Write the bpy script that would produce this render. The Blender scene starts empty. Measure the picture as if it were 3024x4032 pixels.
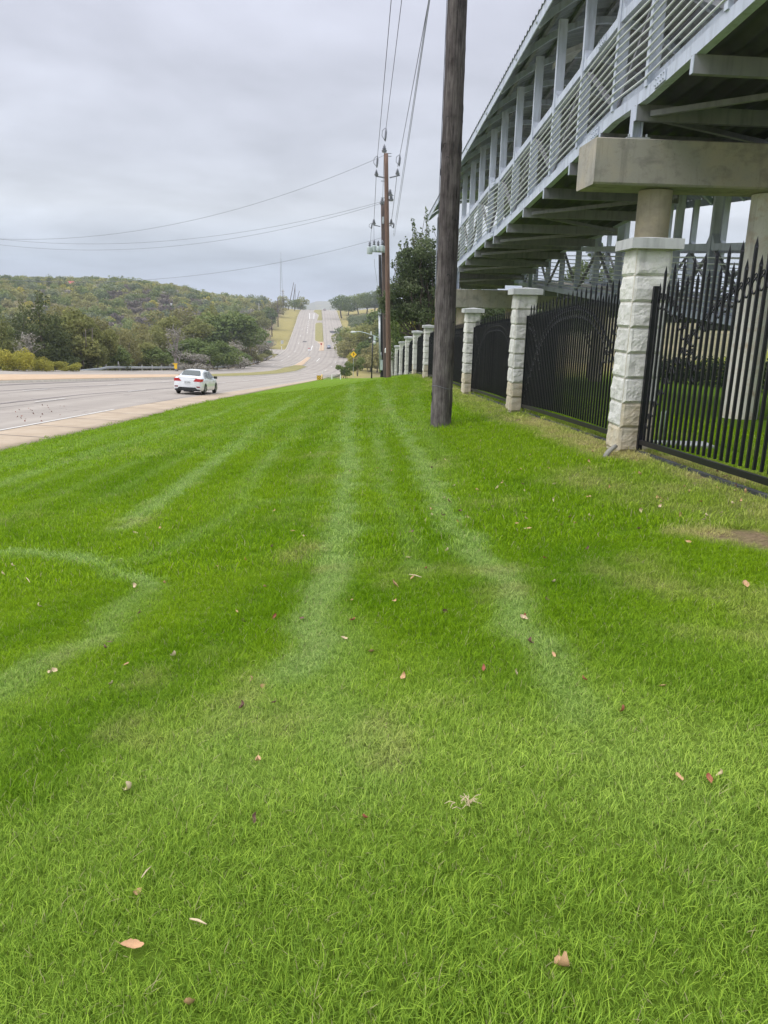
import bpy, math, random
import numpy as np
from mathutils import Vector, Matrix
random.seed(7); rng = np.random.default_rng(7)
SC = bpy.context.scene
COL = SC.collection
PI = math.pi
# ------------------------------------------------------------------ camera, sky, sun, exposure
FPX = 3000.0; PITCH = math.atan((2016-1212)/FPX); ROLL = 0.020; CZ = 1.6
cam_d = bpy.data.cameras.new('camera'); cam = bpy.data.objects.new('camera', cam_d); COL.objects.link(cam)
cam_d.sensor_fit = 'VERTICAL'; cam_d.sensor_height = 24.0; cam_d.lens = 24.0*FPX/4032.0
cam_d.clip_start = 0.05; cam_d.clip_end = 12000
_f = Vector((0, math.cos(PITCH), -math.sin(PITCH))); _u = Vector((0, math.sin(PITCH), math.cos(PITCH))); _r = Vector((1, 0, 0))
_c, _s = math.cos(ROLL), math.sin(ROLL)
_r2 = _r*_c + _u*_s; _u2 = _u*_c - _r*_s
M = Matrix((_r2, _u2, -_f)).transposed().to_4x4(); M.translation = (0, 0, CZ)
cam.matrix_world = M
SC.camera = cam
SC.view_settings.view_transform = 'Standard'; SC.view_settings.look = 'None'
SC.view_settings.gamma = 1; SC.view_settings.exposure = 0.66
SC.view_settings.use_curve_mapping = False
SC.cycles.max_bounces = 6; SC.cycles.diffuse_bounces = 3; SC.cycles.glossy_bounces = 2
SC.cycles.transmission_bounces = 4; SC.cycles.transparent_max_bounces = 6; SC.cycles.volume_bounces = 0
SC.cycles.sample_clamp_indirect = 4.0
SC.cycles.use_denoising = True

SUN_EL, SUN_AZ = math.radians(48), math.radians(-115)   # azimuth from +Y, clockwise: behind cloud, to the left
w = bpy.data.worlds.new('World'); SC.world = w; w.use_nodes = True
nt = w.node_tree; nt.nodes.clear()
def N(nt, t, **k):
    n = nt.nodes.new(t)
    for a, b in k.items():
        if a in n.inputs: n.inputs[a].default_value = b
        else: setattr(n, a, b)
    return n
L = nt.links.new
out = N(nt, 'ShaderNodeOutputWorld'); bgs = N(nt, 'ShaderNodeBackground'); bgc = N(nt, 'ShaderNodeBackground'); mixs = N(nt, 'ShaderNodeMixShader')
sky = N(nt, 'ShaderNodeTexSky', sky_type='NISHITA', sun_disc=False, sun_elevation=SUN_EL, sun_rotation=SUN_AZ, air_density=1.0, dust_density=2.0)
bgs.inputs['Strength'].default_value = 0.09
L(sky.outputs[0], bgs.inputs[0])
tc = N(nt, 'ShaderNodeTexCoord'); sep = N(nt, 'ShaderNodeSeparateXYZ'); L(tc.outputs['Generated'], sep.inputs[0])
# overcast deck: brighter overhead, greyer low down, with soft bands of thicker cloud
zr = N(nt, 'ShaderNodeValToRGB'); cr = zr.color_ramp
cr.elements[0].position = 0.0; cr.elements[0].color = (0.32, 0.36, 0.43, 1)
cr.elements[1].position = 1.0; cr.elements[1].color = (1.55, 1.58, 1.68, 1)
for p_, c_ in ((0.045, (0.36, 0.405, 0.475)), (0.11, (0.46, 0.485, 0.53)), (0.17, (0.42, 0.44, 0.495)), (0.33, (0.46, 0.475, 0.55)), (0.55, (1.05, 1.08, 1.16))):
    e = cr.elements.new(p_); e.color = (*c_, 1)
L(sep.outputs['Z'], zr.inputs[0])
dz = N(nt, 'ShaderNodeMath', operation='ADD'); dz.inputs[1].default_value = 0.16; L(sep.outputs['Z'], dz.inputs[0])
dx = N(nt, 'ShaderNodeMath', operation='DIVIDE'); L(sep.outputs['X'], dx.inputs[0]); L(dz.outputs[0], dx.inputs[1])
dy = N(nt, 'ShaderNodeMath', operation='DIVIDE'); L(sep.outputs['Y'], dy.inputs[0]); L(dz.outputs[0], dy.inputs[1])
cmb = N(nt, 'ShaderNodeCombineXYZ'); L(dx.outputs[0], cmb.inputs[0]); L(dy.outputs[0], cmb.inputs[1])
n1 = N(nt, 'ShaderNodeTexNoise', Scale=1.0, Detail=7.0, Roughness=0.5, Distortion=0.4); L(cmb.outputs[0], n1.inputs['Vector'])
n2 = N(nt, 'ShaderNodeTexNoise', Scale=3.2, Detail=4.0, Roughness=0.55); L(cmb.outputs[0], n2.inputs['Vector'])
r1 = N(nt, 'ShaderNodeMapRange'); r1.inputs[1].default_value = 0.30; r1.inputs[2].default_value = 0.70; r1.inputs[3].default_value = 0.80; r1.inputs[4].default_value = 1.17
L(n1.outputs[0], r1.inputs[0])
r2_ = N(nt, 'ShaderNodeMapRange'); r2_.inputs[1].default_value = 0.3; r2_.inputs[2].default_value = 0.7; r2_.inputs[3].default_value = 0.955; r2_.inputs[4].default_value = 1.045
L(n2.outputs[0], r2_.inputs[0])
mm = N(nt, 'ShaderNodeMath', operation='MULTIPLY'); L(r1.outputs[0], mm.inputs[0]); L(r2_.outputs[0], mm.inputs[1])
vm = N(nt, 'ShaderNodeVectorMath', operation='SCALE'); L(zr.outputs[0], vm.inputs[0]); L(mm.outputs[0], vm.inputs['Scale'])
L(vm.outputs[0], bgc.inputs[0]); bgc.inputs['Strength'].default_value = 1.0
mixs.inputs[0].default_value = 0.94
L(bgs.outputs[0], mixs.inputs[1]); L(bgc.outputs[0], mixs.inputs[2]); L(mixs.outputs[0], out.inputs[0])

sd = bpy.data.lights.new('sun', 'SUN'); sd.energy = 1.0; sd.angle = math.radians(25); sd.color = (1.0, 0.96, 0.9)
so = bpy.data.objects.new('sun', sd); COL.objects.link(so)
sv = Vector((math.sin(SUN_AZ)*math.cos(SUN_EL), math.cos(SUN_AZ)*math.cos(SUN_EL), math.sin(SUN_EL)))
so.rotation_euler = sv.to_track_quat('Z', 'Y').to_euler(); so.location = sv*50

# ------------------------------------------------------------------ helpers
def tag(o, label=None, cat=None, group=None, kind=None):
    if label: o['label'] = label
    if cat: o['category'] = cat
    if group: o['group'] = group
    if kind: o['kind'] = kind
    return o
def thing(name, loc, label, cat, group=None, rz=0.0):
    o = bpy.data.objects.new(name, None); COL.objects.link(o)
    o.empty_display_size = 0.1; o.location = loc; o.rotation_euler = (0, 0, rz)
    return tag(o, label, cat, group)
def offset_of(o):
    v = Vector((0, 0, 0))
    while o is not None: v = v + Vector(o.location); o = o.parent
    return v
def link_mesh(name, me, parent=None, loc=(0, 0, 0)):
    o = bpy.data.objects.new(name, me); COL.objects.link(o); o.location = loc
    if parent: o.parent = parent
    return o
class MB:
    def __init__(s): s.v = []; s.f = []
    def add(s, vs, fs):
        b = len(s.v); s.v += [tuple(p) for p in vs]; s.f += [tuple(i+b for i in f) for f in fs]; return s
    def box(s, c, d, m=None):
        hx, hy, hz = d[0]/2, d[1]/2, d[2]/2
        vs = [Vector((x*hx, y*hy, z*hz)) for z in (-1, 1) for y in (-1, 1) for x in (-1, 1)]
        if m is not None: vs = [m @ p for p in vs]
        c = Vector(c); vs = [p+c for p in vs]
        return s.add(vs, [(0, 2, 3, 1), (4, 5, 7, 6), (0, 1, 5, 4), (2, 6, 7, 3), (0, 4, 6, 2), (1, 3, 7, 5)])
    def bar(s, a, b, w_, h_, up=(0, 0, 1)):
        # rectangular bar from a to b, w_ sideways, h_ along up
        a, b = Vector(a), Vector(b); d = (b-a); ln = d.length; d.normalize(); up = Vector(up)
        sd_ = d.cross(up)
        if sd_.length < 1e-4: sd_ = d.cross(Vector((0, 1, 0)))
        sd_.normalize(); u2 = sd_.cross(d)
        vs = []
        for p in (a, b):
            for i, j in ((-1, -1), (1, -1), (1, 1), (-1, 1)): vs.append(p+sd_*(i*w_/2)+u2*(j*h_/2))
        return s.add(vs, [(0, 1, 2, 3), (7, 6, 5, 4), (0, 4, 5, 1), (1, 5, 6, 2), (2, 6, 7, 3), (3, 7, 4, 0)])
    def tube(s, path, rad, n=8, cap=True, twist=0.0):
        path = [Vector(p) for p in path]; k = len(path)
        if not hasattr(rad, '__len__'): rad = [rad]*k
        rings = []; ref = None; b = len(s.v)
        for i in range(k):
            d = (path[min(i+1, k-1)]-path[max(i-1, 0)]).normalized()
            if ref is None: ref = Vector((1, 0, 0)) if abs(d.x) < .9 else Vector((0, 1, 0))
            ref = (ref - d*ref.dot(d)).normalized(); bi = d.cross(ref)
            for j in range(n):
                a = 2*PI*j/n+twist
                s.v.append(tuple(path[i]+(ref*math.cos(a)+bi*math.sin(a))*rad[i]))
        for i in range(k-1):
            for j in range(n):
                s.f.append((b+i*n+j, b+i*n+(j+1) % n, b+(i+1)*n+(j+1) % n, b+(i+1)*n+j))
        if cap:
            s.f.append(tuple(b+j for j in range(n))[::-1]); s.f.append(tuple(b+(k-1)*n+j for j in range(n)))
        return s
    def prism(s, poly, d):
        # extrude a 3-D polygon by vector d
        poly = [Vector(p) for p in poly]; d = Vector(d); n = len(poly)
        return s.add(poly+[p+d for p in poly], [tuple(range(n))[::-1], tuple(range(n, 2*n))]+[(i, (i+1) % n, n+(i+1) % n, n+i) for i in range(n)])
    def mesh(s, name, mat=None, smooth=False, off=(0, 0, 0)):
        me = bpy.data.meshes.new(name)
        off = Vector(off)
        me.from_pydata([(a-off.x, b-off.y, c-off.z) for a, b, c in s.v], [], s.f)
        if mat: me.materials.append(mat)
        if smooth: me.shade_smooth()
        return me
    def build(s, name, mat, parent=None, smooth=False, auto=None):
        off = offset_of(parent) if parent else Vector((0, 0, 0))
        me = s.mesh(name, mat, smooth, off)
        if auto and smooth: me.set_sharp_from_angle(angle=math.radians(auto))
        return link_mesh(name, me, parent)
def np_mesh(name, V, Fq, mat=None, smooth=False):
    me = bpy.data.meshes.new(name)
    V = np.asarray(V, np.float32); Fq = np.asarray(Fq, np.int32); k = Fq.shape[1]
    me.vertices.add(len(V)); me.vertices.foreach_set('co', V.ravel())
    me.loops.add(Fq.size); me.loops.foreach_set('vertex_index', Fq.ravel())
    me.polygons.add(len(Fq)); me.polygons.foreach_set('loop_start', np.arange(0, Fq.size, k, dtype=np.int32))
    try: me.polygons.foreach_set('loop_total', np.full(len(Fq), k, np.int32))
    except Exception: pass
    me.update(calc_edges=True)
    if mat: me.materials.append(mat)
    if smooth: me.shade_smooth()
    return me
def fattr(me, name, vals, dom='POINT'):
    a = me.attributes.new(name, 'FLOAT', dom); a.data.foreach_set('value', np.asarray(vals, np.float32))
def copy_tree(o, parent=None):
    c = o.copy(); COL.objects.link(c)
    if parent: c.parent = parent
    for ch in o.children: copy_tree(ch, c)
    return c

# ------------------------------------------------------------------ materials
def mat(name, base=(0.5, 0.5, 0.5), rough=0.7, metal=0.0, var=0.0, vscale=8.0, bump=0.0, bscale=40.0, stretch=(1, 1, 1), spec=None, col2=None, detail=5.0, coord='Object'):
    m = bpy.data.materials.new(name); m.use_nodes = True; t = m.node_tree; b = t.nodes['Principled BSDF']
    b.inputs['Base Color'].default_value = (*base, 1); b.inputs['Roughness'].default_value = rough; b.inputs['Metallic'].default_value = metal
    if spec is not None: b.inputs['Specular IOR Level'].default_value = spec
    tcn = N(t, 'ShaderNodeTexCoord'); mp = N(t, 'ShaderNodeMapping'); mp.inputs['Scale'].default_value = stretch
    t.links.new(tcn.outputs[coord], mp.inputs[0])
    if var > 0 or col2:
        nz = N(t, 'ShaderNodeTexNoise', Scale=vscale, Detail=detail, Roughness=0.6); t.links.new(mp.outputs[0], nz.inputs['Vector'])
        rp = N(t, 'ShaderNodeMapRange'); rp.inputs[1].default_value = 0.3; rp.inputs[2].default_value = 0.7; t.links.new(nz.outputs[0], rp.inputs[0])
        mx = N(t, 'ShaderNodeMix', data_type='RGBA'); t.links.new(rp.outputs[0], mx.inputs[0])
        c2 = col2 if col2 else tuple(min(1, c*(1+var)) for c in base)
        c1 = base if col2 else tuple(c*(1-var) for c in base)
        mx.inputs[6].default_value = (*c1, 1); mx.inputs[7].default_value = (*c2, 1)
        t.links.new(mx.outputs[2], b.inputs['Base Color'])
        m['mix'] = mx.name
    if bump > 0:
        nb = N(t, 'ShaderNodeTexNoise', Scale=bscale, Detail=6.0, Roughness=0.65); t.links.new(mp.outputs[0], nb.inputs['Vector'])
        bp = N(t, 'ShaderNodeBump', Strength=bump, Distance=0.02); t.links.new(nb.outputs[0], bp.inputs['Height']); t.links.new(bp.outputs[0], b.inputs['Normal'])
    return m
def foliage(name, cols, trans=0.25, rough=0.65):
    # cols: three greens mixed by a per-clump tint and by object
    m = bpy.data.materials.new(name); m.use_nodes = True; t = m.node_tree; b = t.nodes['Principled BSDF']
    at = N(t, 'ShaderNodeAttribute', attribute_name='tint'); oi = N(t, 'ShaderNodeObjectInfo')
    ad = N(t, 'ShaderNodeMath', operation='MULTIPLY_ADD'); t.links.new(oi.outputs['Random'], ad.inputs[0]); ad.inputs[1].default_value = 0.35; ad.inputs[2].default_value = -0.17
    a2 = N(t, 'ShaderNodeMath', operation='ADD'); t.links.new(at.outputs['Fac'], a2.inputs[0]); t.links.new(ad.outputs[0], a2.inputs[1])
    rp = N(t, 'ShaderNodeValToRGB'); rp.color_ramp.elements[0].color = (*cols[0], 1); rp.color_ramp.elements[1].color = (*cols[-1], 1)
    for i, c in enumerate(cols[1:-1]):
        e = rp.color_ramp.elements.new((i+1)/(len(cols)-1)); e.color = (*c, 1)
    t.links.new(a2.outputs[0], rp.inputs[0]); t.links.new(rp.outputs[0], b.inputs['Base Color'])
    b.inputs['Roughness'].default_value = rough; b.inputs['Specular IOR Level'].default_value = 0.25
    tr = N(t, 'ShaderNodeBsdfTranslucent'); t.links.new(rp.outputs[0], tr.inputs[0])
    mx = N(t, 'ShaderNodeMixShader'); mx.inputs[0].default_value = trans
    o = t.nodes['Material Output']; t.links.new(b.outputs[0], mx.inputs[1]); t.links.new(tr.outputs[0], mx.inputs[2]); t.links.new(mx.outputs[0], o.inputs[0])
    return m

MAT = {}
MAT['white_steel'] = mat('white_painted_steel', (0.49, 0.54, 0.64), 0.42, 0.0, var=0.13, vscale=2.2, bump=0.05, bscale=30, stretch=(2.5, 1.2, .5), detail=9)
MAT['rail_highlight'] = mat('rail_highlight_paint', (0.62, 0.66, 0.66), 0.35, var=0.05)  # rails lighter than the other steel: their highlight is put into the colour
MAT['beam_steel'] = mat('grey_painted_steel', (0.25, 0.25, 0.28), 0.5, 0.0, var=0.12, vscale=2.5)
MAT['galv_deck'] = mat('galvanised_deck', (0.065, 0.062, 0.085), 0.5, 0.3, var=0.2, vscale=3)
MAT['roof_metal'] = mat('roof_sheet', (0.30, 0.325, 0.345), 0.45, 0.3, var=0.15, vscale=4)
MAT['black_iron'] = mat('black_iron', (0.006, 0.0065, 0.010), 0.4, 0.0, var=0.3, vscale=20, spec=0.35)
MAT['channel'] = mat('weathered_black_steel', (0.05, 0.055, 0.06), 0.55, 0.2, var=0.5, vscale=6, bump=0.15, bscale=60)
MAT['concrete'] = mat('pier_concrete', (0.30, 0.255, 0.185), 0.85, var=0.0, col2=(0.13, 0.125, 0.10), vscale=1.3, bump=0.3, bscale=45, detail=10, stretch=(1, 1, 0.8))
MAT['concrete_tan'] = mat('column_concrete', (0.36, 0.30, 0.22), 0.8, col2=(0.24, 0.215, 0.17), vscale=1.7, bump=0.15, bscale=30, detail=8)
MAT['stone'] = mat('split_limestone', (0.60, 0.59, 0.55), 0.9, col2=(0.70, 0.70, 0.68), vscale=5, bump=0.9, bscale=16, detail=8)
MAT['stone_tan'] = mat('split_limestone_tan', (0.52, 0.44, 0.30), 0.9, col2=(0.62, 0.58, 0.48), vscale=6, bump=0.9, bscale=16, detail=8)
MAT['mortar'] = mat('mortar', (0.60, 0.55, 0.44), 0.95, var=0.15, vscale=12, bump=0.2)
MAT['cap'] = mat('cast_stone_cap', (0.52, 0.53, 0.54), 0.7, var=0.08, vscale=5, bump=0.1)
MAT['wire'] = mat('cable_black', (0.06, 0.06, 0.09), 0.5)
MAT['wire_grey'] = mat('cable_aluminium', (0.20, 0.21, 0.25), 0.5, 0.3)
MAT['insulator'] = mat('insulator_grey', (0.18, 0.19, 0.22), 0.35)
MAT['galv'] = mat('galvanised_steel', (0.42, 0.45, 0.47), 0.4, 0.5, var=0.15, vscale=5)
MAT['can'] = mat('transformer_paint', (0.45, 0.52, 0.52), 0.4, var=0.08)
MAT['white_paint'] = mat('white_paint', (0.78, 0.78, 0.78), 0.5, var=0.05)
MAT['red_paint'] = mat('red_paint', (0.42, 0.06, 0.05), 0.6, var=0.2)
MAT['yellow_paint'] = mat('yellow_sign', (0.85, 0.52, 0.01), 0.45)
MAT['black_paint'] = mat('black_sign', (0.012, 0.012, 0.012), 0.5)
MAT['green_sign'] = mat('green_sign', (0.02, 0.22, 0.10), 0.5)
MAT['bark'] = mat('bark', (0.10, 0.08, 0.06), 0.95, col2=(0.17, 0.145, 0.12), vscale=9, bump=0.5, bscale=25, stretch=(1, 1, 0.25))
MAT['pale_bark'] = mat('pale_bark', (0.24, 0.22, 0.20), 0.95, var=0.2)
MAT['red_pole'] = mat('treated_red_brown_pole', (0.10, 0.055, 0.042), 0.85, col2=(0.21, 0.135, 0.10), vscale=5, bump=0.4, bscale=20, stretch=(6, 6, 0.35))
MAT['dark_pole'] = mat('dark_pole', (0.055, 0.04, 0.035), 0.9, col2=(0.12, 0.09, 0.08), vscale=5, bump=0.4, bscale=20, stretch=(6, 6, 0.35))
MAT['black_pole'] = mat('creosoted_pole', (0.02, 0.02, 0.022), 0.85, var=0.4, stretch=(6, 6, 0.35))
MAT['grey_wood'] = mat('weathered_boards', (0.22, 0.215, 0.19), 0.9, col2=(0.33, 0.32, 0.28), vscale=4, stretch=(5, 5, 0.5))
MAT['dirt'] = mat('bare_soil', (0.22, 0.16, 0.10), 0.98, col2=(0.33, 0.27, 0.19), vscale=14, bump=0.6)
def vary(m, lo, hi):
    t = m.node_tree; l = t.links.new; b = t.nodes['Principled BSDF']; src = b.inputs['Base Color'].links[0].from_socket
    oi = N(t, 'ShaderNodeObjectInfo'); r = N(t, 'ShaderNodeMapRange'); l(oi.outputs['Random'], r.inputs[0]); r.inputs[3].default_value = lo; r.inputs[4].default_value = hi
    g = N(t, 'ShaderNodeNewGeometry'); mp = N(t, 'ShaderNodeMapping'); mp.inputs['Scale'].default_value = (7, 7, .9); l(g.outputs['Position'], mp.inputs[0])
    n = N(t, 'ShaderNodeTexNoise', Scale=1.4, Detail=7.0); l(mp.outputs[0], n.inputs['Vector']); r2 = N(t, 'ShaderNodeMapRange'); l(n.outputs[0], r2.inputs[0]); r2.inputs[1].default_value = .5; r2.inputs[2].default_value = .72; r2.inputs[3].default_value = 1.0; r2.inputs[4].default_value = .72
    mu = N(t, 'ShaderNodeMath', operation='MULTIPLY'); l(r.outputs[0], mu.inputs[0]); l(r2.outputs[0], mu.inputs[1])
    v = N(t, 'ShaderNodeVectorMath', operation='SCALE'); l(src, v.inputs[0]); l(mu.outputs[0], v.inputs['Scale']); l(v.outputs[0], b.inputs['Base Color'])
vary(MAT['stone'], .88, 1.10); vary(MAT['stone_tan'], .82, 1.12); vary(MAT['cap'], .9, 1.05); vary(MAT['beam_steel'], .85, 1.15); vary(MAT['white_steel'], .94, 1.05)
def wood_pole_mat():
    m = bpy.data.materials.new('weathered_grey_pole'); m.use_nodes = True; t = m.node_tree; b = t.nodes['Principled BSDF']; l = t.links.new
    b.inputs['Roughness'].default_value = 0.92; b.inputs['Specular IOR Level'].default_value = 0.2
    tcn = N(t, 'ShaderNodeTexCoord')
    mp = N(t, 'ShaderNodeMapping'); mp.inputs['Scale'].default_value = (14, 14, 0.7); l(tcn.outputs['Object'], mp.inputs[0])
    g = N(t, 'ShaderNodeTexNoise', Scale=2.2, Detail=9.0, Roughness=0.72, Distortion=0.6); l(mp.outputs[0], g.inputs['Vector'])
    mp2 = N(t, 'ShaderNodeMapping'); mp2.inputs['Scale'].default_value = (3, 3, 1.6); l(tcn.outputs['Object'], mp2.inputs[0])
    k = N(t, 'ShaderNodeTexNoise', Scale=1.6, Detail=5.0, Roughness=0.6); l(mp2.outputs[0], k.inputs['Vector'])
    rp = N(t, 'ShaderNodeValToRGB'); rp.color_ramp.elements[0].position = 0.32; rp.color_ramp.elements[1].position = 0.68
    rp.color_ramp.elements[0].color = (0.025, 0.022, 0.023, 1); rp.color_ramp.elements[1].color = (0.19, 0.17, 0.165, 1)
    e = rp.color_ramp.elements.new(0.47); e.color = (0.10, 0.088, 0.087, 1); l(g.outputs[0], rp.inputs[0])
    rk = N(t, 'ShaderNodeValToRGB'); rk.color_ramp.elements[0].position = 0.33; rk.color_ramp.elements[1].position = 0.6
    rk.color_ramp.elements[0].color = (0.38, 0.35, 0.37, 1); rk.color_ramp.elements[1].color = (1, 1, 1, 1); l(k.outputs[0], rk.inputs[0])
    mx = N(t, 'ShaderNodeMix', data_type='RGBA', blend_type='MULTIPLY'); mx.inputs[0].default_value = 0.9
    l(rp.outputs[0], mx.inputs[6]); l(rk.outputs[0], mx.inputs[7])
    # silvered lower trunk where rain has bleached it
    sp = N(t, 'ShaderNodeSeparateXYZ'); l(tcn.outputs['Object'], sp.inputs[0])
    mr = N(t, 'ShaderNodeMapRange'); mr.inputs[1].default_value = 0.3; mr.inputs[2].default_value = 4.0; mr.inputs[3].default_value = 1.55; mr.inputs[4].default_value = 1.0
    l(sp.outputs['Z'], mr.inputs[0])
    sc = N(t, 'ShaderNodeVectorMath', operation='SCALE'); l(mx.outputs[2], sc.inputs[0]); l(mr.outputs[0], sc.inputs['Scale'])
    l(sc.outputs[0], b.inputs['Base Color'])
    bp = N(t, 'ShaderNodeBump', Strength=0.9, Distance=0.02); l(g.outputs[0], bp.inputs['Height']); l(bp.outputs[0], b.inputs['Normal'])
    return m
MAT['wood_pole'] = wood_pole_mat()
FOL = {
 'oak': foliage('oak_leaves', [(0.07, 0.10, 0.045), (0.135, 0.175, 0.08), (0.29, 0.32, 0.19)], .4),
 'olive': foliage('olive_leaves', [(0.15, 0.165, 0.05), (0.24, 0.25, 0.075), (0.35, 0.34, 0.12)], .35),
 'green': foliage('green_leaves', [(0.075, 0.12, 0.03), (0.14, 0.19, 0.05), (0.24, 0.28, 0.085)], .35),
 'yellow': foliage('yellow_leaves', [(0.22, 0.22, 0.04), (0.36, 0.34, 0.055), (0.50, 0.44, 0.08)], .35),
 'cedar': foliage('cedar_needles', [(0.06, 0.078, 0.028), (0.11, 0.135, 0.042), (0.23, 0.24, 0.07)], .25),
 'purple': foliage('russet_leaves', [(0.115, 0.095, 0.085), (0.17, 0.14, 0.125), (0.23, 0.20, 0.165)], .2),
 'grey': foliage('grey_twigs', [(0.20, 0.18, 0.15), (0.29, 0.265, 0.22), (0.36, 0.335, 0.28)], .1),
 'brown': foliage('tan_leaves', [(0.18, 0.17, 0.065), (0.26, 0.245, 0.095), (0.35, 0.33, 0.14)], .3),
 'hedge': foliage('hedge_leaves', [(0.012, 0.026, 0.010), (0.026, 0.048, 0.018), (0.06, 0.10, 0.035)]),
}
def pier_mat(name, c1, c2, dark):
    m = bpy.data.materials.new(name); m.use_nodes = True; t = m.node_tree; b = t.nodes['Principled BSDF']; l = t.links.new
    b.inputs['Roughness'].default_value = 0.88; b.inputs['Specular IOR Level'].default_value = 0.25
    g = N(t, 'ShaderNodeNewGeometry')
    def ns(sc_, st, det=9.0, ro=.62, di=0.3):
        mp = N(t, 'ShaderNodeMapping'); mp.inputs['Scale'].default_value = st; l(g.outputs['Position'], mp.inputs[0])
        n = N(t, 'ShaderNodeTexNoise', Scale=sc_, Detail=det, Roughness=ro, Distortion=di); l(mp.outputs[0], n.inputs['Vector']); return n.outputs[0]
    def rng_(o, a, b_, c=0.0, d=1.0):
        r = N(t, 'ShaderNodeMapRange'); l(o, r.inputs[0]); r.inputs[1].default_value = a; r.inputs[2].default_value = b_; r.inputs[3].default_value = c; r.inputs[4].default_value = d; return r.outputs[0]
    def mix(f, a, c):
        x = N(t, 'ShaderNodeMix', data_type='RGBA'); l(f, x.inputs[0])
        for q, k in ((a, 6), (c, 7)):
            if isinstance(q, tuple): x.inputs[k].default_value = (*q, 1)
            else: l(q, x.inputs[k])
        return x.outputs[2]
    cur = mix(rng_(ns(.55, (1, 1, 1)), .42, .56), c1, c2)
    cur = mix(rng_(ns(2.6, (1, 1, 1.4)), .50, .72, 0, .75), cur, dark)
    cur = mix(rng_(ns(2.4, (2.2, 2.2, .22)), .52, .66, 0, .55), cur, tuple(x*.62 for x in c2))
    cur = mix(rng_(ns(28, (1, 1, 1), 4), .62, .74, 0, .5), cur, tuple(x*.4 for x in dark))
    l(cur, b.inputs['Base Color'])
    bp = N(t, 'ShaderNodeBump', Strength=.35, Distance=.012); l(ns(40, (1, 1, 1), 6), bp.inputs['Height']); l(bp.outputs[0], b.inputs['Normal'])
    return m
MAT['concrete'] = pier_mat('pier_concrete', (.44, .39, .31), (.36, .345, .31), (.18, .175, .16))
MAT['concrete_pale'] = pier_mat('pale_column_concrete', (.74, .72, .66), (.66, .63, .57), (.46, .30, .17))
MAT['concrete_tan'] = pier_mat('column_concrete', (.50, .42, .30), (.42, .37, .29), (.28, .25, .20))
# ------------------------------------------------------------------ ground shape
def table(pts, sig):
    ys = np.arange(-200.0, 9001.0, 1.0); a = np.array(pts, float); z = np.interp(ys, a[:, 0], a[:, 1])
    k = np.exp(-0.5*(np.arange(-4*sig, 4*sig+1)/sig)**2); k /= k.sum()
    zp = np.pad(z, 4*sig, mode='edge'); return np.convolve(zp, k, mode='valid')
YS = np.arange(-200.0, 9001.0, 1.0)
K_T = table([(-200, 8), (-20, 0.9), (0, -0.75), (18.5, -1.98), (30, -2.78), (40, -3.35), (68, -5.4), (110, -8.5), (175, -12.9), (220, -15.2), (262, -16.7), (310, -17.6), (339, -17.4), (397, -14.0), (491, -8.0), (590, -2.4), (625, -1.3), (650, -1.2), (690, -3), (800, -14), (1000, -30), (3000, -34), (3900, -6), (9000, -2)], 6)
F_T = table([(-200, 13), (0, 0.46), (9.39, -0.07), (16.24, -0.49), (23.6, -0.9), (31.1, -1.28), (38.2, -1.7), (45.7, -2.18), (53, -2.78), (75, -4.75), (110, -8.1), (175, -12.5), (262, -16), (310, -16.6), (9000, -16)], 3)
R_T = table([(-200, -9.5), (120, -9.5), (175, -10.2), (262, -12.9), (339, -16.8), (397, -21.8), (491, -29.7), (625, -41.5), (1000, -73), (9000, -700)], 14)
L_T = table([(-200, -39), (70, -38), (100, -35.8), (135, -34.4), (180, -35.6), (221, -37.6), (262, -40.3), (310, -43.2), (348, -44.8), (431, -51.9), (491, -57.0), (525, -60.4), (625, -68.5), (1000, -100), (9000, -727)], 8)
def ip(T, y): return np.interp(y, YS, T)
def sst(a, b, x):
    t = np.clip((x-a)/(b-a), 0, 1); return t*t*(3-2*t)
def fence_x(y): return 3.11-0.0376*(y-9.39)
def wob(x, y, s, a, ph=0.0):
    return a*(np.sin(x/s+1.3*np.sin(y/s*0.7+ph))+np.sin(y/s*1.13+1.7*np.cos(x/s*0.6+ph)+ph))*0.5
def H(x, y):
    x = np.asarray(x, float); y = np.asarray(y, float)
    k = ip(K_T, y); f = ip(F_T, y); R_ = ip(R_T, y); L_ = ip(L_T, y)
    tilt = 0.055*np.exp(-np.clip(y, 0, 900)/130.0)
    dr = x-R_
    xf = fence_x(np.clip(y, -50, 120))
    s = np.clip(dr/(xf-R_), 0, 1)
    lawn = k+(f-k)*s**1.35 + wob(x, y, 2.6, 0.02)*np.clip(dr, 0, 1)
    lawn = lawn + sst(13, 48, x)*4.6*np.exp(-((y-60)/60)**2)+ np.clip(x-xf-1, 0, 400)*-0.004
    far_r = k + sst(2, 60, dr)*np.interp(y, [0, 250, 420, 600, 760], [2, 3, 7, 6, 3]) + wob(x, y, 25, 0.6)*sst(3, 20, dr)
    right = lawn*(1-sst(85, 150, y))+far_r*sst(85, 150, y)
    road = k+tilt*np.clip(R_-x, 0, 60)
    dl = L_-x
    az = np.degrees(np.arctan2(x, np.maximum(y, 1e-3))); rr = np.hypot(x, y)
    ridge = np.interp(az, [-60, -27, -20, -15, -10, -6, 0], [14, 12.5, 11.5, 8.5, 5.5, 2.5, -2])
    base_l = road - sst(0.5, 9, dl)*0.9*(1-sst(230, 300, y)) + sst(3, 25, dl)*2.0*sst(300, 420, y)
    m = sst(230, 560, rr)*sst(12, 90, dl)
    ridge = ridge - 26*sst(640, 1000, rr)
    left = base_l*(1-m)+ridge*m + wob(x, y, 34, 1.3, 2.0)*sst(15, 60, dl)*(1-sst(900, 1500, rr))
    z = np.where(dr > 0, right, np.where(dl > 0, left, road))
    return z
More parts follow.
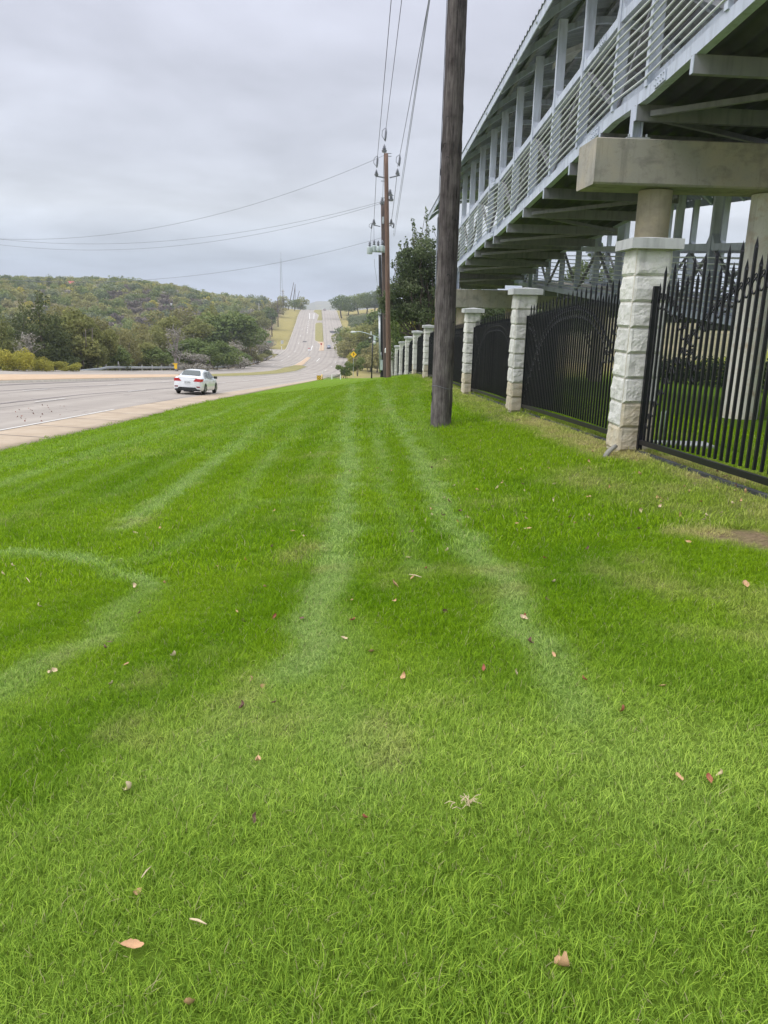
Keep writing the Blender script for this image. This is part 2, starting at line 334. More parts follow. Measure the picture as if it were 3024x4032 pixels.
def ray(u, v):
    X = (u-1512)/FPX; Y = -(v-2016)/FPX
    a = _c*X-_s*Y; b = _s*X+_c*Y
    return np.array([a, math.cos(PITCH)+b*math.sin(PITCH), -math.sin(PITCH)+b*math.cos(PITCH)])
def at(u, v, Y): d = ray(u, v); return Vector(d*Y/d[1]+np.array([0, 0, CZ]))
def hit(u, v, y0=1.2, y1=1200.0):
    d = ray(u, v); d = d/d[1]
    ys = y0*(y1/y0)**np.linspace(0, 1, 4000)
    g = CZ+d[2]*ys-H(d[0]*ys, ys)
    i = np.argmax(g < 0)
    if g[i] >= 0: return None
    a, b = ys[max(i-1, 0)], ys[i]
    for _ in range(25):
        m_ = (a+b)/2
        if CZ+d[2]*m_-H(d[0]*m_, m_) < 0: b = m_
        else: a = m_
    return Vector((d[0]*b, b, float(H(d[0]*b, b))))
def h2(x, y, up=0.0): return Vector((x, y, float(H(x, y))+up))
# ------------------------------------------------------------------ ground sheets
def ground_mat():
    m = bpy.data.materials.new('hill_ground'); m.use_nodes = True; t = m.node_tree; b = t.nodes['Principled BSDF']; l = t.links.new
    b.inputs['Roughness'].default_value = 0.95; b.inputs['Specular IOR Level'].default_value = 0.1
    tcn = N(t, 'ShaderNodeTexCoord')
    n1 = N(t, 'ShaderNodeTexNoise', Scale=0.05, Detail=8.0, Roughness=0.65); l(tcn.outputs['Object'], n1.inputs['Vector'])
    n2 = N(t, 'ShaderNodeTexNoise', Scale=0.9, Detail=8.0, Roughness=0.7); l(tcn.outputs['Object'], n2.inputs['Vector'])
    ra = N(t, 'ShaderNodeValToRGB'); ra.color_ramp.elements[0].color = (0.10, 0.105, 0.04, 1); ra.color_ramp.elements[1].color = (0.25, 0.21, 0.11, 1)
    ra.color_ramp.elements[0].position = 0.35; ra.color_ramp.elements[1].position = 0.65; l(n1.outputs[0], ra.inputs[0])
    rb = N(t, 'ShaderNodeValToRGB'); rb.color_ramp.elements[0].color = (0.20, 0.19, 0.06, 1); rb.color_ramp.elements[1].color = (0.36, 0.285, 0.12, 1)
    rb.color_ramp.elements[0].position = 0.3; rb.color_ramp.elements[1].position = 0.7; l(n2.outputs[0], rb.inputs[0])
    a1 = N(t, 'ShaderNodeAttribute', attribute_name='mown'); a2 = N(t, 'ShaderNodeAttribute', attribute_name='soil')
    mx = N(t, 'ShaderNodeMix', data_type='RGBA'); l(a1.outputs['Fac'], mx.inputs[0]); l(ra.outputs[0], mx.inputs[6]); l(rb.outputs[0], mx.inputs[7])
    nm = N(t, 'ShaderNodeTexNoise', Scale=0.4, Detail=8.0); l(tcn.outputs['Object'], nm.inputs['Vector'])
    rc = N(t, 'ShaderNodeValToRGB'); rc.color_ramp.elements[0].color = (0.16, 0.105, 0.075, 1); rc.color_ramp.elements[1].color = (0.30, 0.23, 0.17, 1); l(nm.outputs[0], rc.inputs[0])
    mx2 = N(t, 'ShaderNodeMix', data_type='RGBA'); l(a2.outputs['Fac'], mx2.inputs[0]); l(mx.outputs[2], mx2.inputs[6]); l(rc.outputs[0], mx2.inputs[7])
    l(mx2.outputs[2], b.inputs['Base Color'])
    bp = N(t, 'ShaderNodeBump', Strength=0.6, Distance=0.3); l(n2.outputs[0], bp.inputs['Height']); l(bp.outputs[0], b.inputs['Normal'])
    return m
def axis(parts):
    r = []
    for a, b_, st in parts: r += list(np.arange(a, b_, st))
    return np.array(r+[parts[-1][1]])
gx = axis([(-6000, -1500, 500), (-1500, -700, 100), (-700, -240, 20), (-240, -90, 6), (-90, 20, 2.0), (20, 80, 5), (80, 400, 20), (400, 1500, 100), (1500, 6000, 500)])
gy = axis([(-150, -20, 15), (-20, 130, 5), (130, 700, 6), (700, 1100, 20), (1100, 2500, 100), (2500, 5000, 120), (5000, 8000, 500)])
GX, GY = np.meshgrid(gx, gy)
GZ = H(GX, GY)
Rg, Lg = ip(R_T, GY), ip(L_T, GY)
inroad = (GX < Rg+1.2) & (GX > Lg-1.2) & (GY < 760)
inlawn = (GX >= Rg-1.2) & (GX < 56) & (GY < 118)
GZ = GZ - 0.45*inroad - 0.45*inlawn
far = sst(2600, 3900, GY)
GZ = GZ + far*(34+10*np.sin(GX/700+1)+6*np.sin(GX/260)) * (np.hypot(GX, GY) > 2000)
n_y, n_x = GX.shape
idx = np.arange(n_y*n_x).reshape(n_y, n_x)
Fq = np.stack([idx[:-1, :-1], idx[:-1, 1:], idx[1:, 1:], idx[1:, :-1]], -1).reshape(-1, 4)
me = np_mesh('ground', np.stack([GX, GY, GZ], -1).reshape(-1, 3), Fq, ground_mat(), True)
dlg = Lg-GX; drg = GX-Rg
mown = sst(0, 1, dlg)*(1-sst(9, 15, dlg+3*np.sin(GY/17)))*sst(300, 320, GY) + sst(0, 1, drg)*(1-sst(4, 9, drg))*(GY > 110) + sst(3, 4, dlg)*0.3*(GY < 300)*(1-sst(8, 12, dlg))
mown = np.clip(mown+((drg > 14) & (GY < 200))*1.0 + ((drg > 8) & (drg < 60) & (GY > 560) & (GY < 720))*1.0 + ((dlg > 150) & (np.sin(GX/37+2)*np.sin(GY/53) > 0.45))*0.7, 0, 1)
soil = np.clip(sst(11, 14, dlg)*(1-sst(20, 26, dlg))*sst(330, 350, GY)*(1-sst(560, 600, GY)) + sst(0.4, 1.0, dlg)*(1-sst(5, 9, dlg))*(GY < 300)*0.75, 0, 1)
fattr(me, 'mown', mown.ravel()); fattr(me, 'soil', soil.ravel())
tag(link_mesh('ground', me), kind='structure')

# road slab: one concrete sheet following the curve
def road_mat():
    m = bpy.data.materials.new('road_concrete'); m.use_nodes = True; t = m.node_tree; b = t.nodes['Principled BSDF']; l = t.links.new
    b.inputs['Roughness'].default_value = 0.85; b.inputs['Specular IOR Level'].default_value = 0.3
    la = N(t, 'ShaderNodeAttribute', attribute_name='lat'); st = N(t, 'ShaderNodeAttribute', attribute_name='sta')
    cb = N(t, 'ShaderNodeCombineXYZ'); l(la.outputs['Fac'], cb.inputs[0]); l(st.outputs['Fac'], cb.inputs[1])
    mp = N(t, 'ShaderNodeMapping'); mp.inputs['Scale'].default_value = (1.0, 0.06, 1); l(cb.outputs[0], mp.inputs[0])
    n1 = N(t, 'ShaderNodeTexNoise', Scale=0.9, Detail=7.0, Roughness=0.62); l(mp.outputs[0], n1.inputs['Vector'])
    n2 = N(t, 'ShaderNodeTexNoise', Scale=0.22, Detail=6.0, Roughness=0.6); l(cb.outputs[0], n2.inputs['Vector'])
    n3 = N(t, 'ShaderNodeTexNoise', Scale=40.0, Detail=3.0); l(cb.outputs[0], n3.inputs['Vector'])
    ra = N(t, 'ShaderNodeValToRGB'); ra.color_ramp.elements[0].color = (0.245, 0.215, 0.19, 1); ra.color_ramp.elements[1].color = (0.375, 0.335, 0.295, 1)
    ra.color_ramp.elements[0].position = 0.28; ra.color_ramp.elements[1].position = 0.7
    av = N(t, 'ShaderNodeMath', operation='MULTIPLY_ADD'); l(n1.outputs[0], av.inputs[0]); av.inputs[1].default_value = 0.6
    a3 = N(t, 'ShaderNodeMath', operation='MULTIPLY'); l(n2.outputs[0], a3.inputs[0]); a3.inputs[1].default_value = 0.4; l(a3.outputs[0], av.inputs[2])
    l(av.outputs[0], ra.inputs[0])
    def joint(src, per, wid, off=0.0):
        a = N(t, 'ShaderNodeMath', operation='ADD'); l(src, a.inputs[0]); a.inputs[1].default_value = off
        f = N(t, 'ShaderNodeMath', operation='PINGPONG'); l(a.outputs[0], f.inputs[0]); f.inputs[1].default_value = per/2
        c = N(t, 'ShaderNodeMath', operation='LESS_THAN'); l(f.outputs[0], c.inputs[0]); c.inputs[1].default_value = wid/2
        return c.outputs[0]
    wl = N(t, 'ShaderNodeMath', operation='MULTIPLY_ADD'); l(la.outputs['Fac'], wl.inputs[0]); wl.inputs[1].default_value = 2*PI/1.825; wl.inputs[2].default_value = 1.1
    ws = N(t, 'ShaderNodeMath', operation='SINE'); l(wl.outputs[0], ws.inputs[0]); wr = N(t, 'ShaderNodeMapRange'); l(ws.outputs[0], wr.inputs[0]); wr.inputs[1].default_value = -1; wr.inputs[3].default_value = 1.05; wr.inputs[4].default_value = .94
    wv = N(t, 'ShaderNodeVectorMath', operation='SCALE'); l(ra.outputs[0], wv.inputs[0]); l(wr.outputs[0], wv.inputs['Scale'])
    j1 = joint(st.outputs['Fac'], 4.6, 0.05); j2 = joint(la.outputs['Fac'], 3.65, 0.10, 1.72)
    mxm = N(t, 'ShaderNodeMath', operation='MAXIMUM'); l(j1, mxm.inputs[0]); l(j2, mxm.inputs[1])
    jm = N(t, 'ShaderNodeMath', operation='MULTIPLY'); l(mxm.outputs[0], jm.inputs[0]); l(n1.outputs[0], jm.inputs[1])
    mx = N(t, 'ShaderNodeMix', data_type='RGBA'); l(jm.outputs[0], mx.inputs[0]); l(wv.outputs[0], mx.inputs[6]); mx.inputs[7].default_value = (0.08, 0.07, 0.075, 1)
    # cracks
    vo = N(t, 'ShaderNodeTexVoronoi', Scale=0.16, feature='DISTANCE_TO_EDGE'); 
    dn = N(t, 'ShaderNodeVectorMath', operation='MULTIPLY_ADD'); l(n1.outputs['Color'], dn.inputs[0]); dn.inputs[1].default_value = (2.2, 2.2, 0); l(cb.outputs[0], dn.inputs[2]); l(dn.outputs[0], vo.inputs['Vector'])
    ck = N(t, 'ShaderNodeMath', operation='LESS_THAN'); l(vo.outputs['Distance'], ck.inputs[0]); ck.inputs[1].default_value = 0.0035
    cm = N(t, 'ShaderNodeMath', operation='MULTIPLY'); l(ck.outputs[0], cm.inputs[0]); cm.inputs[1].default_value = 0.45
    mx3 = N(t, 'ShaderNodeMix', data_type='RGBA'); l(cm.outputs[0], mx3.inputs[0]); l(mx.outputs[2], mx3.inputs[6]); mx3.inputs[7].default_value = (0.10, 0.09, 0.09, 1)
    l(mx3.outputs[2], b.inputs['Base Color'])
    bp = N(t, 'ShaderNodeBump', Strength=0.3, Distance=0.01); l(n3.outputs[0], bp.inputs['Height']); l(bp.outputs[0], b.inputs['Normal'])
    return m
def ribbon(name, ya, yb, step, left, right, nlat, up, m, side=0.0, parent=None, smooth=True):
    # sheet between x=left(y) and x=right(y), draped on the ground; side > 0 adds kerb faces that reach down
    ys = np.arange(ya, yb+step*0.5, step); t_ = np.linspace(0, 1, nlat+1)
    xl, xr = left(ys)[:, None], right(ys)[:, None]
    X = xr+(xl-xr)*t_[None]; Y = np.repeat(ys[:, None], nlat+1, 1); Z = H(X, Y)+up
    V = np.stack([X, Y, Z], -1).reshape(-1, 3); a, c = X.shape
    i = np.arange(a*c).reshape(a, c)
    Fs = [np.stack([i[:-1, 1:], i[:-1, :-1], i[1:, :-1], i[1:, 1:]], -1).reshape(-1, 4)]
    lat = (ip(R_T, Y)-X).ravel(); sta = Y.ravel()
    if side > 0:
        loop = np.concatenate([i[:, 0], i[-1, 1:], i[::-1, -1][1:], i[0, ::-1][1:-1]])
        low = V[loop].copy(); low[:, 2] -= side; b0 = len(V); V = np.vstack([V, low]); nl = len(loop)
        j = np.arange(nl); Fs.append(np.stack([loop[j], loop[(j+1) % nl], b0+(j+1) % nl, b0+j], -1)[:, ::-1])
        lat = np.concatenate([lat, lat[loop]]); sta = np.concatenate([sta, sta[loop]])
    me = np_mesh(name, V, np.vstack(Fs), m, smooth and side == 0)
    fattr(me, 'lat', lat); fattr(me, 'sta', sta)
    o = link_mesh(name, me, parent)
    return o
RM = road_mat()
def strip_w(y): return np.interp(y, [0, 20, 35, 50, 70, 110], [1.9, 1.75, 1.9, 1.3, 0.9, 0.5])
rdg = lambda y: ip(R_T, y)
tag(ribbon('road', -60, 720, 3, lambda y: ip(L_T, y), lambda y: rdg(y)-strip_w(y)*(y < 125), 30, 0.03, RM), kind='structure')
MAT['verge_concrete'] = mat('sandy_concrete', (0.35, 0.27, 0.19), 0.92, col2=(0.44, 0.355, 0.265), vscale=1.2, bump=0.3, bscale=50, detail=9)
tag(ribbon('sidewalk', -60, 125, 1.5, lambda y: rdg(y)-strip_w(y)-0.02, lambda y: rdg(y)+0.05, 4, 0.045, MAT['verge_concrete'], 0.10), kind='structure')
MAT['kerb'] = mat('kerb_concrete', (0.46, 0.42, 0.36), 0.9, var=0.12, vscale=3)
tag(ribbon('kerb', 128, 700, 3, lambda y: rdg(y), lambda y: rdg(y)+0.3, 1, 0.16, MAT['kerb'], 0.3), kind='structure')
tag(ribbon('kerb', 296, 700, 3, lambda y: ip(L_T, y)-0.3, lambda y: ip(L_T, y), 1, 0.16, MAT['kerb'], 0.3), kind='structure')
tag(ribbon('kerb', 20, 285, 3, lambda y: ip(L_T, y)-0.3, lambda y: ip(L_T, y), 1, 0.12, MAT['kerb'], 0.3), kind='structure')
tag(ribbon('side_road', 316, 342, 2, lambda y: ip(L_T, y)-22, lambda y: ip(L_T, y)+0.2, 8, 0.06, RM), kind='structure')
# medians (kerbed islands)
MAT['dry_grass'] = mat('dry_verge_grass', (0.15, 0.155, 0.04), 0.95, col2=(0.30, 0.245, 0.09), vscale=0.8, bump=0.8, bscale=12, detail=9)
MAT['tan_paving'] = mat('tan_island_paving', (0.42, 0.29, 0.185), 0.92, col2=(0.50, 0.37, 0.25), vscale=1.0, bump=0.2, detail=8)
ptf = lambda pts: (lambda y: np.interp(y, [p[0] for p in pts], [p[1] for p in pts]))
n1_ = ptf([(-60, -24), (46, -23.4), (61, -22.6), (77, -21.6), (95, -20.3), (111, -19.3), (132, -18.6), (167, -19.9), (200, -21.4), (216, -22.1), (226, -24.6)])
f1_ = ptf([(-60, -31), (46, -30.2), (59, -29.2), (72, -27.6), (91, -25.6), (111, -24.3), (135, -23.5), (155, -24.1), (198, -26.7), (226, -27.3), (234, -27.5)])
def island(name, ya, yb, l_, r_, m, st=2.0):
    tag(ribbon(name, ya, yb, st, lambda y: l_(y)+0.25, lambda y: r_(y)-0.25, 6, 0.19, m, 0.02), kind='structure')
    tag(ribbon('median_kerb', ya, yb, st, l_, r_, 6, 0.165, MAT['kerb'], 0.25), kind='structure')
island('median', -60, 93, f1_, n1_, MAT['tan_paving'])
island('median', 93, 226, f1_, n1_, MAT['dry_grass'])
island('median', 226, 294, ptf([(226, -27.3), (233, -27.6), (262, -29.2), (294, -30.5)]), ptf([(226, -24.6), (240, -25.2), (251, -26.2), (294, -28.6)]), MAT['tan_paving'])
island('median', 340, 379, ptf([(340, -30.0), (366, -31.6), (379, -34.4)]), ptf([(340, -27.4), (379, -30.4)]), MAT['tan_paving'])
island('median', 379, 488, ptf([(379, -34.0), (384, -35.9), (477, -44.3), (484, -44.2), (488, -42.6)]), ptf([(379, -30.8), (474, -39.1), (484, -40.0), (488, -41.4)]), MAT['dry_grass'])
island('median', 505, 655, ptf([(505, -45.8), (518, -46.6), (555, -49.0), (593, -56.3), (620, -58.0), (655, -60)]), ptf([(505, -42.0), (517, -42.8), (560, -46.8), (655, -55)]), MAT['dry_grass'])
# dark asphalt patches and painted lines
MAT['patch'] = mat('asphalt_patch', (0.055, 0.052, 0.055), 0.9, var=0.3, vscale=2)
MAT['line'] = mat('road_paint', (0.72, 0.72, 0.70), 0.6, var=0.2, vscale=3)
MAT['line_worn'] = mat('worn_road_paint', (0.56, 0.54, 0.51), 0.75, var=0.12, vscale=3)
MAT['seam'] = mat('tar_seam', (0.13, 0.11, 0.125), 0.8, var=0.2, vscale=1)
pm = MB()
def drape(poly_l, poly_r, up, mb, n=6, k=2):
    for i in range(n):
        a, b_ = i/n, (i+1)/n
        def P(t, s): 
            p = Vector(poly_l[0]).lerp(Vector(poly_l[1]), t); q = Vector(poly_r[0]).lerp(Vector(poly_r[1]), t); r = p.lerp(q, s); return h2(r.x, r.y, up)
        for j in range(k): mb.add([P(a, j/k), P(a, (j+1)/k), P(b_, (j+1)/k), P(b_, j/k)], [(0, 1, 2, 3)])
for pl, pr in [(((-31, 424.4), (-32.5, 436.7)), ((-27.1, 422.2), (-28.7, 436.8))), (((-25, 393), (-26, 408)), ((-21.7, 392), (-22.9, 407))), (((-19.9, 322.6), (-20.6, 334)), ((-17.9, 322.6), (-18.7, 333))), (((-40.9, 375.5), (-41.2, 380.5)), ((-39, 375.5), (-39.3, 380.5)))]:
    drape(pl, pr, 0.06, pm)
tag(pm.build('asphalt_patch', MAT['patch']), kind='structure')
lm = MB(); lw = MB(); sm = MB()
def line(mb, pts, wd, up=0.055):
    for (x0, y0), (x1, y1) in zip(pts, pts[1:]):
        d = Vector((x1-x0, y1-y0, 0)).normalized(); nn = Vector((-d.y, d.x, 0))*wd/2
        drape(((x0-nn.x, y0-nn.y), (x1-nn.x, y1-nn.y)), ((x0+nn.x, y0+nn.y), (x1+nn.x, y1+nn.y)), up, mb, max(2, int((y1-y0)/4)), 1)
line(lw, [(-11.45, 5), (-11.35, 20), (-11.45, 32)], 0.11)
for i in range(12): line(lw, [(-15.3, 21+i*12.2), (-15.3, 24.2+i*12.2)], 0.11)
for i in range(10): line(lw, [(-19.0+0.0*i, 40+i*12.2), (-19.0, 43+i*12.2)], 0.11)
line(lm, [(-25.3, 291), (-24.2, 266)][::-1], 0.2); line(lm, [(-33.5, 340.4), (-34.7, 361)], 0.25)
for i in range(6): line(lw, [(-43.2-i*1.35, 420+i*14.5), (-44.0-i*1.35, 429+i*14.5)], 0.3)
line(lm, [(-51.7, 518), (-57.4, 575)], 0.35); line(lm, [(-48.8, 518), (-54.0, 576)], 0.35)
for i in range(7): line(lm, [(-51.7-i*0.85, 522+i*8.2), (-49.2-i*0.8, 522.8+i*8.2)], 0.8)
for i in range(9):
    y = 150+i*36; line(lw, [(float(ip(R_T, y))-4.4, y), (float(ip(R_T, y+9))-4.4, y+9)], 0.22)
    line(lw, [(float(ip(L_T, y))+4.6, y), (float(ip(L_T, y+9))+4.6, y+9)], 0.22)
line(sm, [(-19.9, 30), (-19.5, 42), (-18.8, 58), (-18.2, 72)], 0.10, 0.05)
line(sm, [(-15.9, 18), (-15.9, 40), (-14.9, 54), (-14.4, 66)], 0.09, 0.05)
line(sm, [(-22.3, 40), (-21.8, 62), (-19.8, 90)], 0.16, 0.05)
jm_ = MB()
for i in range(26):
    y = 6+i*3.05; w2 = float(strip_w(y)); drape(((-9.5-w2, y), (-9.5-w2, y+.05)), ((-9.45, y), (-9.45, y+.05)), .052, jm_, 1, 4)
tag(jm_.build('sidewalk_joint', MAT['seam']), kind='structure')
tag(lm.build('lane_marking', MAT['line']), kind='structure'); tag(lw.build('lane_marking', MAT['line_worn']), kind='structure')
tag(sm.build('road_seam', MAT['seam']), kind='structure')

# ------------------------------------------------------------------ lawn
S_ = 1.8228
def wpoly(pts): return np.array([[p.x, p.y] for p in (hit(a*S_, b*S_) for a, b in pts) if p is not None])
TRK = [  # wheel tracks and flattened bands, their sheen painted pale: points on the lawn, half width, strength
 ([(765, 832), (762, 900), (757, 980), (748, 1080), (738, 1180), (722, 1280), (690, 1370), (640, 1460)], .27, 1.0),
 ([(822, 832), (846, 880), (885, 950), (925, 1030), (965, 1110), (1010, 1180), (1065, 1240), (1110, 1300), (1160, 1380), (1200, 1450), (1260, 1560)], .22, 0.9),
 ([(655, 858), (590, 900), (500, 970), (420, 1030), (340, 1090), (280, 1140)], .30, .75),
 ([(570, 862), (460, 900), (330, 945), (150, 1000), (0, 1052)], .35, .6),
 ([(430, 880), (300, 925), (120, 975), (0, 1010)], .3, .4),
 ([(0, 1195), (100, 1200), (200, 1213), (270, 1240), (320, 1275)], .17, 1.0),
 ([(320, 1275), (290, 1310), (230, 1380), (100, 1440), (0, 1500)], .22, .65),
 ([(800, 840), (818, 950), (850, 1080), (885, 1150), (905, 1240)], .12, .45),
 ([(700, 860), (610, 960), (545, 1050), (500, 1120)], .14, .4),
 ([(640, 1460), (560, 1560), (480, 1660)], .35, .35), ([(720, 1300), (740, 1500), (760, 1700)], .3, .45),
 ([(1260, 1560), (1380, 1680), (1600, 1900)], .3, .4), ([(690, 1080), (560, 1090), (440, 1150), (300, 1215)], .2, .35)]
DRK = [([(800, 1280), (900, 1330), (1040, 1390), (1150, 1480)], .22, .8), ([(650, 1270), (560, 1340), (420, 1400), (300, 1500), (90, 1640)], .30, 1.0), ([(240, 1290), (120, 1340), (0, 1390)], .25, .8),
 ([(1240, 1200), (1300, 1330), (1450, 1440), (1640, 1500)], .28, .8), ([(690, 880), (670, 1000), (640, 1100), (610, 1160)], .2, .5), ([(420, 960), (250, 1060), (60, 1120), (0, 1140)], .35, .7),
 ([(800, 900), (850, 1000), (900, 1090)], .2, .5), ([(200, 1170), (60, 1160), (0, 1150)], .2, .7), ([(1130, 1060), (1000, 1000), (930, 940)], .25, .4), ([(1010, 1300), (960, 1200), (930, 1130)], .15, .5)]
DRY = [([(1659, 1050), (1500, 1000), (1380, 985), (1290, 970), (1110, 905)], .30, .9), ([(1659, 1175), (1600, 1160), (1520, 1148)], .24, 1.38), ([(1480, 1290), (1420, 1240), (1380, 1200)], .14, .35), ([(1659, 1330), (1560, 1300), (1480, 1280)], .15, .3),
 ([(1250, 1020), (1350, 1060), (1480, 1100), (1659, 1120)], .4, .42), ([(680, 1190), (640, 1200)], .2, .6), ([(980, 1235), (1060, 1240)], .18, .5), ([(1090, 905), (990, 860), (930, 830)], .3, .5), ([(790, 1640), (820, 1680)], .08, .15)]
TRK = [(wpoly(p), a, b) for p, a, b in TRK]; DRK = [(wpoly(p), a, b) for p, a, b in DRK]; DRY = [(wpoly(p), a, b) for p, a, b in DRY]
def pdist(x, y, pl):
    d = np.full(x.shape, 1e9)
    for (x0, y0), (x1, y1) in zip(pl, pl[1:]):
        dx_, dy_ = x1-x0, y1-y0; l2 = dx_*dx_+dy_*dy_+1e-9
        t = np.clip(((x-x0)*dx_+(y-y0)*dy_)/l2, 0, 1)
        d = np.minimum(d, np.hypot(x-x0-t*dx_, y-y0-t*dy_))
    return d
def vnoise(x, y, s, seed=0):
    # smooth value noise
    r = np.random.default_rng(seed).random((256, 256)); X = x/s; Y = y/s
    xi, yi = np.floor(X).astype(int), np.floor(Y).astype(int); fx, fy = X-xi, Y-yi; fx = fx*fx*(3-2*fx); fy = fy*fy*(3-2*fy)
    g = lambda a, b_: r[a % 256, b_ % 256]
    return (g(xi, yi)*(1-fx)+g(xi+1, yi)*fx)*(1-fy)+(g(xi, yi+1)*(1-fx)+g(xi+1, yi+1)*fx)*fy
def lawn_fields(x, y):
    """pale (painted sheen of flattened wheel tracks and mowing passes), dark (lush) and dry shares of the turf at a place"""
    wx = x+0.10*(vnoise(x, y, .35, 5)-.5)*2; wy = y+0.12*(vnoise(x, y, .35, 6)-.5)*2
    pale = np.zeros(x.shape); dark = np.zeros(x.shape); dry = np.zeros(x.shape)
    for pl, w_, s_ in TRK: pale = np.maximum(pale, s_*(0.45+0.55*sst(1.9, 4.0, y))*(1-sst(w_*0.12, w_*.92, pdist(wx, wy, pl))))
    for pl, w_, s_ in DRK: dark = np.maximum(dark, s_*(1-sst(w_*0.3, w_*1.9, pdist(wx, wy, pl))))
    for pl, w_, s_ in DRY: dry = np.maximum(dry, .72*s_*(1-sst(w_*0.2, w_*1.4, pdist(wx, wy, pl))))
    n = vnoise(x, y, 0.9, 1)*.5+vnoise(x, y, .3, 2)*.3+vnoise(x, y, .12, 3)*.2
    dark = np.clip(dark*(1-pale)*0.75+sst(.5, .75, vnoise(x, y, 1.6, 8)*.7+n*.3)*.45, 0, 1)
    # gentle mowing passes along the verge: sheen of leaning blades put into the colour
    mow = (0.5+0.5*np.sin((x+0.35*np.sin(y/9))*2*PI/.92))**4
    pale = np.clip(pale+mow*sst(5, 14, y)*0.42*(x < 1.5)+0.25*(n-.5), 0, 1)
    df = fence_x(y)-x
    dry = np.clip(dry+(1-sst(0, .45, np.abs(df-.05)))*.5+sst(.62, .8, n)*.3, 0, 1)
    dry = np.clip(dry*(0.55+0.9*vnoise(x, y, .18, 4)), 0, 1)
    # near the camera the turf is paler and coarser
    light = 1-sst(2.2, 4.2, y)
    return pale, dark, dry, light
def turf_mat(name, blade):
    m = bpy.data.materials.new(name); m.use_nodes = True; t = m.node_tree; b = t.nodes['Principled BSDF']; l = t.links.new
    b.inputs['Roughness'].default_value = 0.6 if blade else 0.95; b.inputs['Specular IOR Level'].default_value = 0.12 if blade else 0.1
    ty = 'INSTANCER' if blade else 'GEOMETRY'
    def A(n): 
        a = N(t, 'ShaderNodeAttribute', attribute_name=n); a.attribute_type = ty; return a.outputs['Fac']
    base = (0.22, 0.365, 0.008, 1); lush = (0.150, 0.295, 0.003, 1); palec = (0.33, 0.465, 0.13, 1); dryc = (0.50, 0.48, 0.18, 1); lightc = (0.36, 0.51, 0.085, 1)
    if not blade:
        base = (0.13, 0.235, 0.008, 1); lush = (0.09, 0.185, 0.004, 1); palec = (0.17, 0.285, 0.055, 1); dryc = (0.27, 0.20, 0.12, 1); lightc = (0.18, 0.27, 0.035, 1)
    cur = None
    def mixc(fac, a, c):
        mx = N(t, 'ShaderNodeMix', data_type='RGBA'); l(fac, mx.inputs[0])
        if isinstance(a, tuple): mx.inputs[6].default_value = a
        else: l(a, mx.inputs[6])
        if isinstance(c, tuple): mx.inputs[7].default_value = c
        else: l(c, mx.inputs[7])
        return mx.outputs[2]
    cur = mixc(A('light'), base, lightc)
    cur = mixc(A('dark'), cur, lush); cur = mixc(A('pale'), cur, palec); cur = mixc(A('dry'), cur, dryc)
    if blade:
        bt = N(t, 'ShaderNodeAttribute', attribute_name='tint')   # per blade
        hs = N(t, 'ShaderNodeHueSaturation'); l(cur, hs.inputs['Color'])
        v = N(t, 'ShaderNodeMapRange'); l(bt.outputs['Fac'], v.inputs[0]); v.inputs[3].default_value = 0.62; v.inputs[4].default_value = 1.42; l(v.outputs[0], hs.inputs['Value'])
        h_ = N(t, 'ShaderNodeMapRange'); l(bt.outputs['Fac'], h_.inputs[0]); h_.inputs[3].default_value = 0.512; h_.inputs[4].default_value = 0.488; l(h_.outputs[0], hs.inputs['Hue'])
        cur = hs.outputs[0]
        dd = N(t, 'ShaderNodeMath', operation='GREATER_THAN'); l(bt.outputs['Fac'], dd.inputs[0]); dd.inputs[1].default_value = 0.975
        cur = mixc(dd.outputs[0], cur, (0.42, 0.38, 0.20, 1))
        l(cur, b.inputs['Base Color'])
        tr = N(t, 'ShaderNodeBsdfTranslucent'); l(cur, tr.inputs[0]); mx = N(t, 'ShaderNodeMixShader'); mx.inputs[0].default_value = 0.32
        o = t.nodes['Material Output']; l(b.outputs[0], mx.inputs[1]); l(tr.outputs[0], mx.inputs[2]); l(mx.outputs[0], o.inputs[0])
    else:
        tcn = N(t, 'ShaderNodeTexCoord'); nz = N(t, 'ShaderNodeTexNoise', Scale=30.0, Detail=8.0, Roughness=0.7); l(tcn.outputs['Object'], nz.inputs['Vector'])
        hs = N(t, 'ShaderNodeHueSaturation'); l(cur, hs.inputs['Color']); v = N(t, 'ShaderNodeMapRange'); l(nz.outputs[0], v.inputs[0]); v.inputs[1].default_value = .3; v.inputs[2].default_value = .7; v.inputs[3].default_value = 0.6; v.inputs[4].default_value = 1.4; l(v.outputs[0], hs.inputs['Value'])
        # beyond the modelled blades the sheet takes the colour of the blades themselves
        a = N(t, 'ShaderNodeAttribute', attribute_name='far')
        br = N(t, 'ShaderNodeVectorMath', operation='MULTIPLY'); l(hs.outputs[0], br.inputs[0]); br.inputs[1].default_value = (0.95, 0.92, 0.6)
        cur = mixc(a.outputs['Fac'], hs.outputs[0], br.outputs[0]); l(cur, b.inputs['Base Color'])
        bp = N(t, 'ShaderNodeBump', Strength=1.0, Distance=0.05); l(nz.outputs[0], bp.inputs['Height']); l(bp.outputs[0], b.inputs['Normal'])
    return m
lx = axis([(0, 10.5, 0.1), (10.5, 14.5, 0.08), (14.5, 18, 0.5), (18, 66, 3.0)])-9.5
ly = axis([(-8, 0, 1), (0, 10, 0.07), (10, 25, 0.15), (25, 60, 0.5), (60, 125, 1.5)])
X, Y = np.meshgrid(lx, ly); Z = H(X, Y)
me = np_mesh('lawn', np.stack([X, Y, Z], -1).reshape(-1, 3), (lambda i: np.stack([i[:-1, :-1], i[:-1, 1:], i[1:, 1:], i[1:, :-1]], -1).reshape(-1, 4))(np.arange(X.size).reshape(X.shape)), turf_mat('lawn_soil', False), True)
